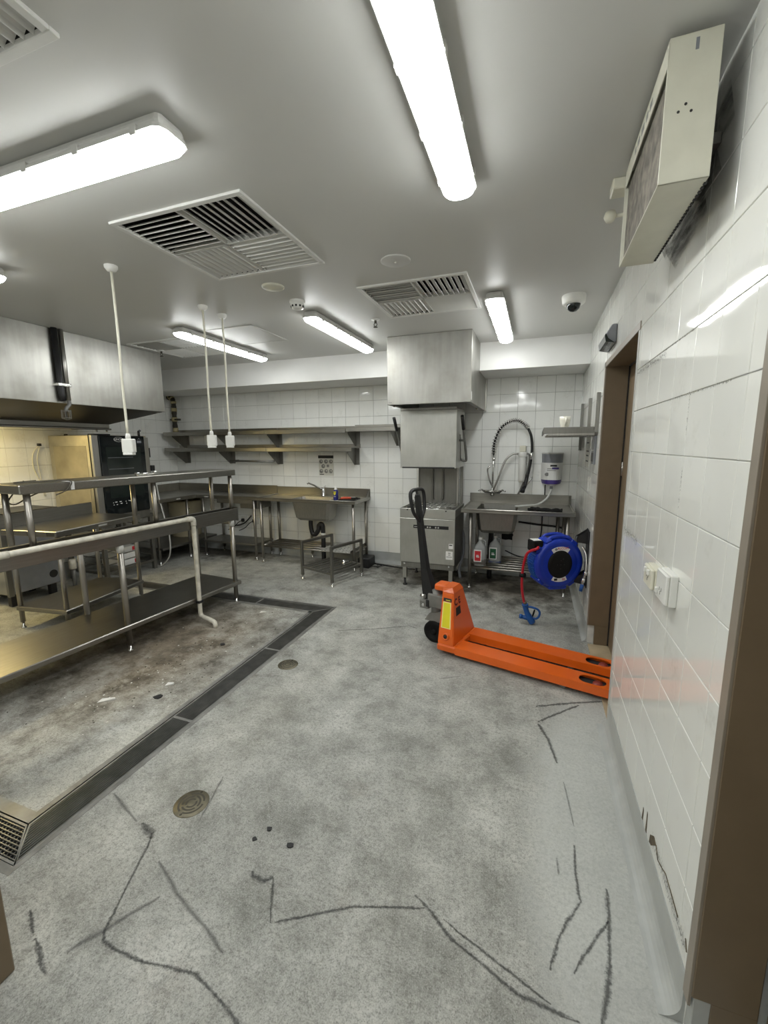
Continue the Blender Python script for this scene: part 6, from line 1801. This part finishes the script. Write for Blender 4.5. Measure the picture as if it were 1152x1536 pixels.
# hub disc
t.part('hub_disc', MB().lathe([(0.0, 0.014), (0.080, 0.014), (0.112, 0.011), (0.120, 0.004), (0.120, -0.004), (0, -0.004)], 40, RM @ Matrix.Diagonal((0.90, 1.0, 1, 1)) @ Matrix.Translation((-0.006, 0, 0))), M['rubber'])
for (x, y) in ((0, 0), (0.0, 0.035), (0.0, -0.035), (-0.03, 0.0), (0.03, 0.0), (0.02, 0.05)):
    t.part('screw', MB().lathe([(0.004, 0.013), (0.004, 0.0155), (0, 0.016)], 8, RM @ Matrix.Translation((x - 0.005, y, 0))), M['black'])
def arc_patch(r0, r1, a0, a1, z, n=10):
    mb = MB()
    pr_ = None
    for k in range(n + 1):
        a = a0 + (a1 - a0) * k / n
        p = [RM @ Vector((r * math.cos(a) - 0.005, r * math.sin(a), z_)) for r, z_ in ((r0, z), (r1, z), (r1, z - 0.004), (r0, z - 0.004))]
        v = [mb.bm.verts.new(q) for q in p]
        if pr_:
            for i in range(4):
                j = (i + 1) % 4
                mb.bm.faces.new((pr_[i], pr_[j], v[j], v[i]))
        else:
            mb.bm.faces.new(v)
        pr_ = v
    mb.bm.faces.new(list(reversed(pr_)))
    return mb
t.part('maker_label', arc_patch(0.116, 0.152, 1.0, 2.14, 0.0035), M['label_white'])
t.text('label_print', 'ALCOM', M['label_red'], 0.028, RM @ Matrix.Translation((0.012, 0.137, 0.0045)))
t.part('label_emblem', MB().lathe([(0.011, 0.003), (0.011, 0.0046), (0, 0.0046)], 14, RM @ Matrix.Translation((-0.048, 0.131, 0))), M['label_grey'])
t.part('lower_label', arc_patch(0.118, 0.152, -2.05, -1.10, 0.0035), M['label_white'])
t.part('lower_print', MB().box((-0.052, -0.140, 0.003), (-0.024, -0.120, 0.005), 0, RM), M['label_black'])
t.part('lower_print', MB().box((0.02, -0.140, 0.003), (0.046, -0.120, 0.005), 0, RM), M['pink'])
# hose outlet
om = RM @ Matrix.Translation((-0.178, 0.152, -0.095))
t.part('outlet_box', MB().box((-0.055, -0.048, -0.045), (0.035, 0.048, 0.065), 0.008, om), M['rubber'])
t.part('outlet_sticker', MB().box((-0.045, 0.0475, -0.03), (0.025, 0.049, 0.05), 0, om), M['label_white'])
hp = bez([om @ Vector((-0.01, -0.005, 0.06)), om @ Vector((-0.04, -0.008, 0.10)), Vector((-0.025, 3.66, 0.67)), Vector((-0.052, 3.70, 0.58)), Vector((-0.064, 3.72, 0.46)), Vector((-0.062, 3.72, 0.34)), Vector((-0.050, 3.74, 0.25)), Vector((-0.035, 3.75, 0.19))], 8)
hz = t.part('hose', MB().tube(hp, 0.0115, 12), M['red_hose'])
t.part('hose_stop', MB().lathe([(0, -0.016), (0.028, -0.014), (0.030, 0.0), (0.028, 0.014), (0, 0.016)], 14, Matrix.Translation((-0.062, 3.72, 0.452))), M['rubber'], hz)
# wall bracket
bw = XR - 0.0065
mb = MB()
mb.box((bw - 0.008, 3.73, 0.385), (bw, 3.90, 0.865), 0.002)
for (z0, z1) in ((0.86, 0.745), (0.39, 0.50)):
    for y in (3.80, 3.885):
        m = frame_to((bw - 0.006, y, 0), (-1, 0, 0), (0, 0, 1))
        zc = 0.775 if z0 > 0.6 else 0.425
        poly = [(0, z1), (0.085, zc - 0.020), (0.085, zc + 0.020), (0, z0)] if z0 > 0.6 else [(0, z0), (0.085, zc - 0.020), (0.085, zc + 0.020), (0, z1)]
        mb.prism(poly, 0.004, m)
t.part('wall_bracket', mb, M['black'])
t.part('pivot', MB().cyl((bw - 0.085, 3.845, 0.40), (bw - 0.085, 3.845, 0.80), 0.012, 10), M['black'])
bh = bez([Vector((0.40, 3.80, 0.72)), Vector((0.428, 3.77, 0.67)), Vector((0.434, 3.74, 0.60)), Vector((0.430, 3.72, 0.52)), Vector((0.418, 3.72, 0.46)), Vector((0.408, 3.72, 0.40))], 6)
t.part('inlet_hose', MB().tube(bh, 0.010, 10), M['steel'])
t.part('inlet_nut', MB().tube([Vector((0.419, 3.72, 0.47)), Vector((0.414, 3.72, 0.435))], 0.016, 8), M['chrome'])
t.part('inlet_nut', MB().tube([Vector((0.431, 3.72, 0.53)), Vector((0.428, 3.72, 0.50))], 0.015, 8), M['chrome'])
t.part('inlet_tail', MB().tube([Vector((0.412, 3.72, 0.42)), Vector((0.402, 3.72, 0.36))], 0.014, 10), M['blue2'])
# spray gun hanging at the end of the hose
t = Thing('spray_gun', 'blue trigger water gun hanging from the red hose just above the floor', 'spray gun', (-0.03, 3.75, 0.01))
yg = 3.75
t.part('swivel', MB().cyl((-0.033, yg, 0.170), (-0.031, yg, 0.205), 0.014, 12), M['brass'])
gb = MB().tube([(-0.028, yg, 0.178), (-0.026, yg, 0.150), (-0.012, yg, 0.105), (0.012, yg, 0.060), (0.038, yg, 0.020), (0.045, yg, 0.012)], [0.027, 0.023, 0.023, 0.030, 0.030, 0.019], 12)
gb.tube([(-0.030, yg, 0.183), (-0.028, yg, 0.165)], 0.028, 14)
gb.tube([(0.015, yg, 0.055), (-0.030, yg, 0.058), (-0.052, yg, 0.062)], [0.025, 0.019, 0.016], 12)
gb.tube([(-0.050, yg, 0.062), (-0.074, yg, 0.064)], 0.021, 14)
gun = t.part('gun_body', gb, M['blue2'])
t.part('guard', MB().tube(bez([(-0.010, yg, 0.160), (0.030, yg, 0.158), (0.075, yg, 0.145), (0.094, yg, 0.118), (0.088, yg, 0.080), (0.066, yg, 0.058), (0.045, yg, 0.060)], 6), 0.0095, 10), M['blue2'])
t.part('trigger', MB().tube([(0.052, yg, 0.138), (0.044, yg, 0.105), (0.034, yg, 0.065)], [0.006, 0.008, 0.006], 8), M['rubber'])
t.part('nozzle_tip', MB().cyl((-0.076, yg, 0.064), (-0.070, yg, 0.064), 0.013, 12), M['rubber'])

# ------------------------------------------------------------------ drain grates
fl_w = 0.020
def grate(name_pts, lab, along_y, lo, hi, mitre0=0, mitre1=0, cross=False, nb=11):
    """lo/hi corners of the section; mitre: which end is cut diagonally (+1 outer edge longer)"""
    (xa, ya), (xb, yb) = lo, hi
    t = Thing('drain_grate', lab, 'drain grate', ((xa + xb) / 2, (ya + yb) / 2, -0.012))
    inset = 0.004
    fr, bars = MB(), MB()
    if along_y:
        L0, L1, W0, W1 = ya, yb, xa + inset, xb - inset
    else:
        L0, L1, W0, W1 = xa, xb, ya + inset, yb - inset
    W = W1 - W0
    def pt(l, w, z):
        return (w, l, z) if along_y else (l, w, z)
    def ends(w):
        """start and end of the section at this cross position"""
        u = (w - W0) / W
        return L0 + mitre0(u) , L1 - mitre1(u)
    def strip(mb, w0, w1, z0, z1):
        s0, e0 = ends(w0); s1, e1 = ends(w1)
        p = [pt(s0, w0, z0), pt(e0, w0, z0), pt(e1, w1, z0), pt(s1, w1, z0), pt(s0, w0, z1), pt(e0, w0, z1), pt(e1, w1, z1), pt(s1, w1, z1)]
        mb.hexa(p)
    fw_ = 0.009
    strip(fr, W0, W0 + fw_, -0.026, -0.0015)
    strip(fr, W1 - fw_, W1, -0.026, -0.0015)
    for e in (0, 1):
        s0, s1 = ends(W0)[e], ends(W1)[e]
        d = 0.009 if e == 0 else -0.009
        fr.hexa([pt(s0, W0, -0.026), pt(s0 + d, W0, -0.026), pt(s1 + d, W1, -0.026), pt(s1, W1, -0.026), pt(s0, W0, -0.0012), pt(s0 + d, W0, -0.0012), pt(s1 + d, W1, -0.0012), pt(s1, W1, -0.0012)])
    t.part('frame', fr, M['drain_frame'])
    for k in range(nb):
        w = W0 + fw_ + (W - 2 * fw_) * (k + 0.5) / nb
        strip(bars, w - 0.0021, w + 0.0021, -0.022, -0.003)
    t.part('bars', bars, M['drain'], stuff=True)
    cr = MB()
    step = 0.020 if cross else 0.10
    l = L0 + step
    while l < L1 - 0.01:
        ws = [w for w in (W0 + (W) * i / 20 for i in range(21)) if ends(w)[0] < l < ends(w)[1]]
        if ws:
            p0, p1 = pt(l - 0.0018, min(ws), -0.020), pt(l + 0.0018, max(ws), -0.0075)
            cr.box((min(p0[0], p1[0]), min(p0[1], p1[1]), p0[2]), (max(p0[0], p1[0]), max(p0[1], p1[1]), p1[2]))
        l += step
    t.part('cross_bars', cr, M['drain'], stuff=True)
flat = lambda u: 0.0
wv = DX1 - DX0
yjs = [DYN0, 1.715, 2.615, DYF1]
gr_lab = ['long drain grate section nearest the camera beside the larger round cover', 'middle drain grate section beside the gantry bench', 'far drain grate section beside the smaller round cover']
grate(None, gr_lab[0], True, (DX0, DYN0), (DX1, yjs[1]), lambda u: (1 - u) * (DYN1 - DYN0), flat)
grate(None, gr_lab[1], True, (DX0, yjs[1]), (DX1, yjs[2]), flat, flat)
grate(None, gr_lab[2], True, (DX0, yjs[2]), (DX1, DYF1), flat, lambda u: (1 - u) * (DYF1 - DYF0))
grate(None, 'cross drain grate running behind the gantry bench leg, right section with mitred corner', False, (-2.61, DYF0), (DX1, DYF1), flat, lambda u: (1 - u) * wv)
grate(None, 'cross drain grate section running under the gantry bench', False, (-3.55, DYF0), (-2.61, DYF1), flat, flat)
grate(None, 'cross drain grate section beyond the gantry bench towards the range', False, (DXL, DYF0), (-3.55, DYF1), flat, flat)
grate(None, 'coarse drain grate with open squares at the left photo edge', False, (-2.75, DYN0), (DX1, DYN1), flat, lambda u: u * wv, True, 8)
grate(None, 'coarse drain grate out of view beyond the left photo edge', False, (DXL, DYN0), (-2.75, DYN1), flat, flat, True, 8)
# flush metal edging around the channel
ed = MB()
def edge(x0, y0, x1, y1): ed.box((x0, y0, -0.01), (x1, y1, 0.0012))
edge(DX1, DYN0 - 0.03, DX1 + 0.022, DYF1 + 0.022)
edge(DX0 - 0.030, DYN1, DX0, DYF0)
edge(DXL, DYF1, DX1, DYF1 + 0.022)
edge(DXL, DYF0 - 0.030, DX0, DYF0)
edge(DXL, DYN1, DX0 - 0.030, DYN1 + 0.05)
edge(DXL, DYN0 - 0.03, DX1, DYN0)
struct('drain_edging', ed, M['drain_frame'], floor)

# round floor covers
def cover(x, y, r, lab):
    t = Thing('floor_cover', lab, 'drain cover', (x, y, 0.0))
    m = Matrix.Translation((x, y, 0)) @ Matrix.Rotation(0.4, 4, 'Z')
    t.part('plate', MB().lathe([(r * 1.04, 0.0003), (r, 0.0035), (0, 0.0035)], 40, m), M['brass'])
    for f in (0.30, 0.52, 0.74):
        for k in range(2 if f < 0.4 else 3):
            n = 2 if f < 0.4 else 3
            a0 = 2 * PI * k / n + f * 3
            a1 = a0 + 2 * PI / n * 0.86
            mb = MB()
            pts = []
            N = 14
            pv = None
            for i in range(N + 1):
                a = a0 + (a1 - a0) * i / N
                v = [mb.bm.verts.new(m @ Vector((r * q * math.cos(a), r * q * math.sin(a), 0.0040))) for q in (f - 0.06, f + 0.055)]
                if pv:
                    mb.bm.faces.new((pv[0], pv[1], v[1], v[0]))
                pv = v
            t.part('groove', mb, M['brass_dark'])
    for k in range(2):
        a = 1.2 + PI * k
        t.part('screw', MB().lathe([(0.006, 0.003), (0.006, 0.0048), (0, 0.005)], 8, m @ Matrix.Translation((r * 0.88 * math.cos(a), r * 0.88 * math.sin(a), 0))), M['brass_dark'])
cover(-1.376, 1.263, 0.072, 'larger round brass floor cover in the bare concrete near the camera')
cover(-1.630, 2.450, 0.070, 'smaller looking round brass floor cover farther away beside the drain')

# ------------------------------------------------------------------ debris
def lump(name, x, y, r, h, mt, lab, cat, grp=None, sides=7):
    mb = MB()
    pts = [(r * random.uniform(0.7, 1.25) * math.cos(2 * PI * k / sides), r * random.uniform(0.6, 1.1) * math.sin(2 * PI * k / sides)) for k in range(sides)]
    mb.prism(pts, h, Matrix.Translation((x, y, 0.0005)))
    return single(name, mb, M[mt], lab, cat, (x, y, 0), grp)
lump('paint_chip', -0.972, 1.270, 0.013, 0.004, 'label_black', 'black chip on the bare concrete, farthest of three near the round cover', 'chip')
lump('paint_chip', -1.003, 1.213, 0.011, 0.003, 'label_black', 'small black flake on the bare concrete, leftmost of three near the round cover', 'chip')
lump('paint_chip', -0.851, 1.234, 0.014, 0.004, 'label_black', 'black chip on the concrete, rightmost of the three', 'chip')
lump('dark_scrap', -2.193, 1.830, 0.026, 0.006, 'label_black', 'dark scrap on the dirty floor inside the drain', 'scrap')
lump('bottle_cap', -2.299, 2.550, 0.020, 0.006, 'label_black', 'dark bottle cap with pale rim on the dirty floor near the white drain pipe', 'cap', None, 12)
for k, (x, y, a, lab) in enumerate(((-2.237, 1.967, 0.4, 'crumpled white paper scrap on the dirty floor inside the drain'), (-2.39, 3.215, 0.5, 'small white strip near the cross drain at the far floor'), (-2.47, 1.70, 0.6, 'pale flat paper piece on the dirty floor nearer the camera'))):
    mb = MB()
    s = (0.026, 0.032, 0.050)[k]
    w_ = (0.016, 0.009, 0.016)[k]
    mb.hexa([(-s, -w_, 0.001), (s, -w_ * 0.4, 0.001), (s * 0.8, w_, 0.001), (-s * 0.6, w_ * 0.7, 0.001), (-s, -w_, 0.004), (s, -w_ * 0.4, 0.010), (s * 0.8, w_, 0.006), (-s * 0.6, w_ * 0.7, 0.012)])
    bmesh.ops.transform(mb.bm, matrix=Matrix.Translation((x, y, 0)) @ Matrix.Rotation(a, 4, 'Z'), verts=mb.bm.verts[:])
    single('paper_scrap', mb, M['paper'], lab, 'paper', (x, y, 0))
gr = MB()
rr = random.Random(3)
for k in range(130):
    x, y = rr.gauss(-2.5, 0.32), rr.gauss(2.35, 0.62)
    if not (-3.2 < x < -2.0 and 1.0 < y < 3.3):
        continue
    s = rr.uniform(0.0015, 0.005)
    gr.cbox((x, y, s * 0.4), (s * 2, s * 1.4, s * 0.8), rot=(0, 0, rr.uniform(0, 3)))
o = link_obj('debris', gr.mesh('debris', M['grit'])); o['label'] = 'scattered dark grit on the dirty floor inside the drain'; o['category'] = 'debris'; o['kind'] = 'stuff'
gr = MB()
for k in range(70):
    x, y = rr.gauss(-2.45, 0.28), rr.gauss(2.2, 0.6)
    if not (-3.1 < x < -2.02 and 1.0 < y < 3.3):
        continue
    s = rr.uniform(0.0015, 0.006)
    gr.cbox((x, y, s * 0.3), (s * 2, s * 1.2, s * 0.6), rot=(0, 0, rr.uniform(0, 3)))
o = link_obj('crumbs', gr.mesh('crumbs', M['paper'])); o['label'] = 'pale crumbs strewn over the dirty floor inside the drain'; o['category'] = 'debris'; o['kind'] = 'stuff'

# brown cabinet end at the lower left edge
t = Thing('brown_cabinet', 'brown painted cabinet end cut off by the lower left photo edge', 'cabinet', (-1.68, 0.30, 0))
t.part('carcass', MB().box((-1.92, 0.02, 0.0), (-1.424, 0.608, 0.90), 0.004), M['brown_paint'])
t.part('worktop', MB().box((-1.94, 0.0, 0.90), (-1.415, 0.62, 0.935), 0.004), M['steel_h'])
t.part('door', MB().box((-1.424, 0.06, 0.10), (-1.410, 0.56, 0.86), 0.004), M['brown_paint'])
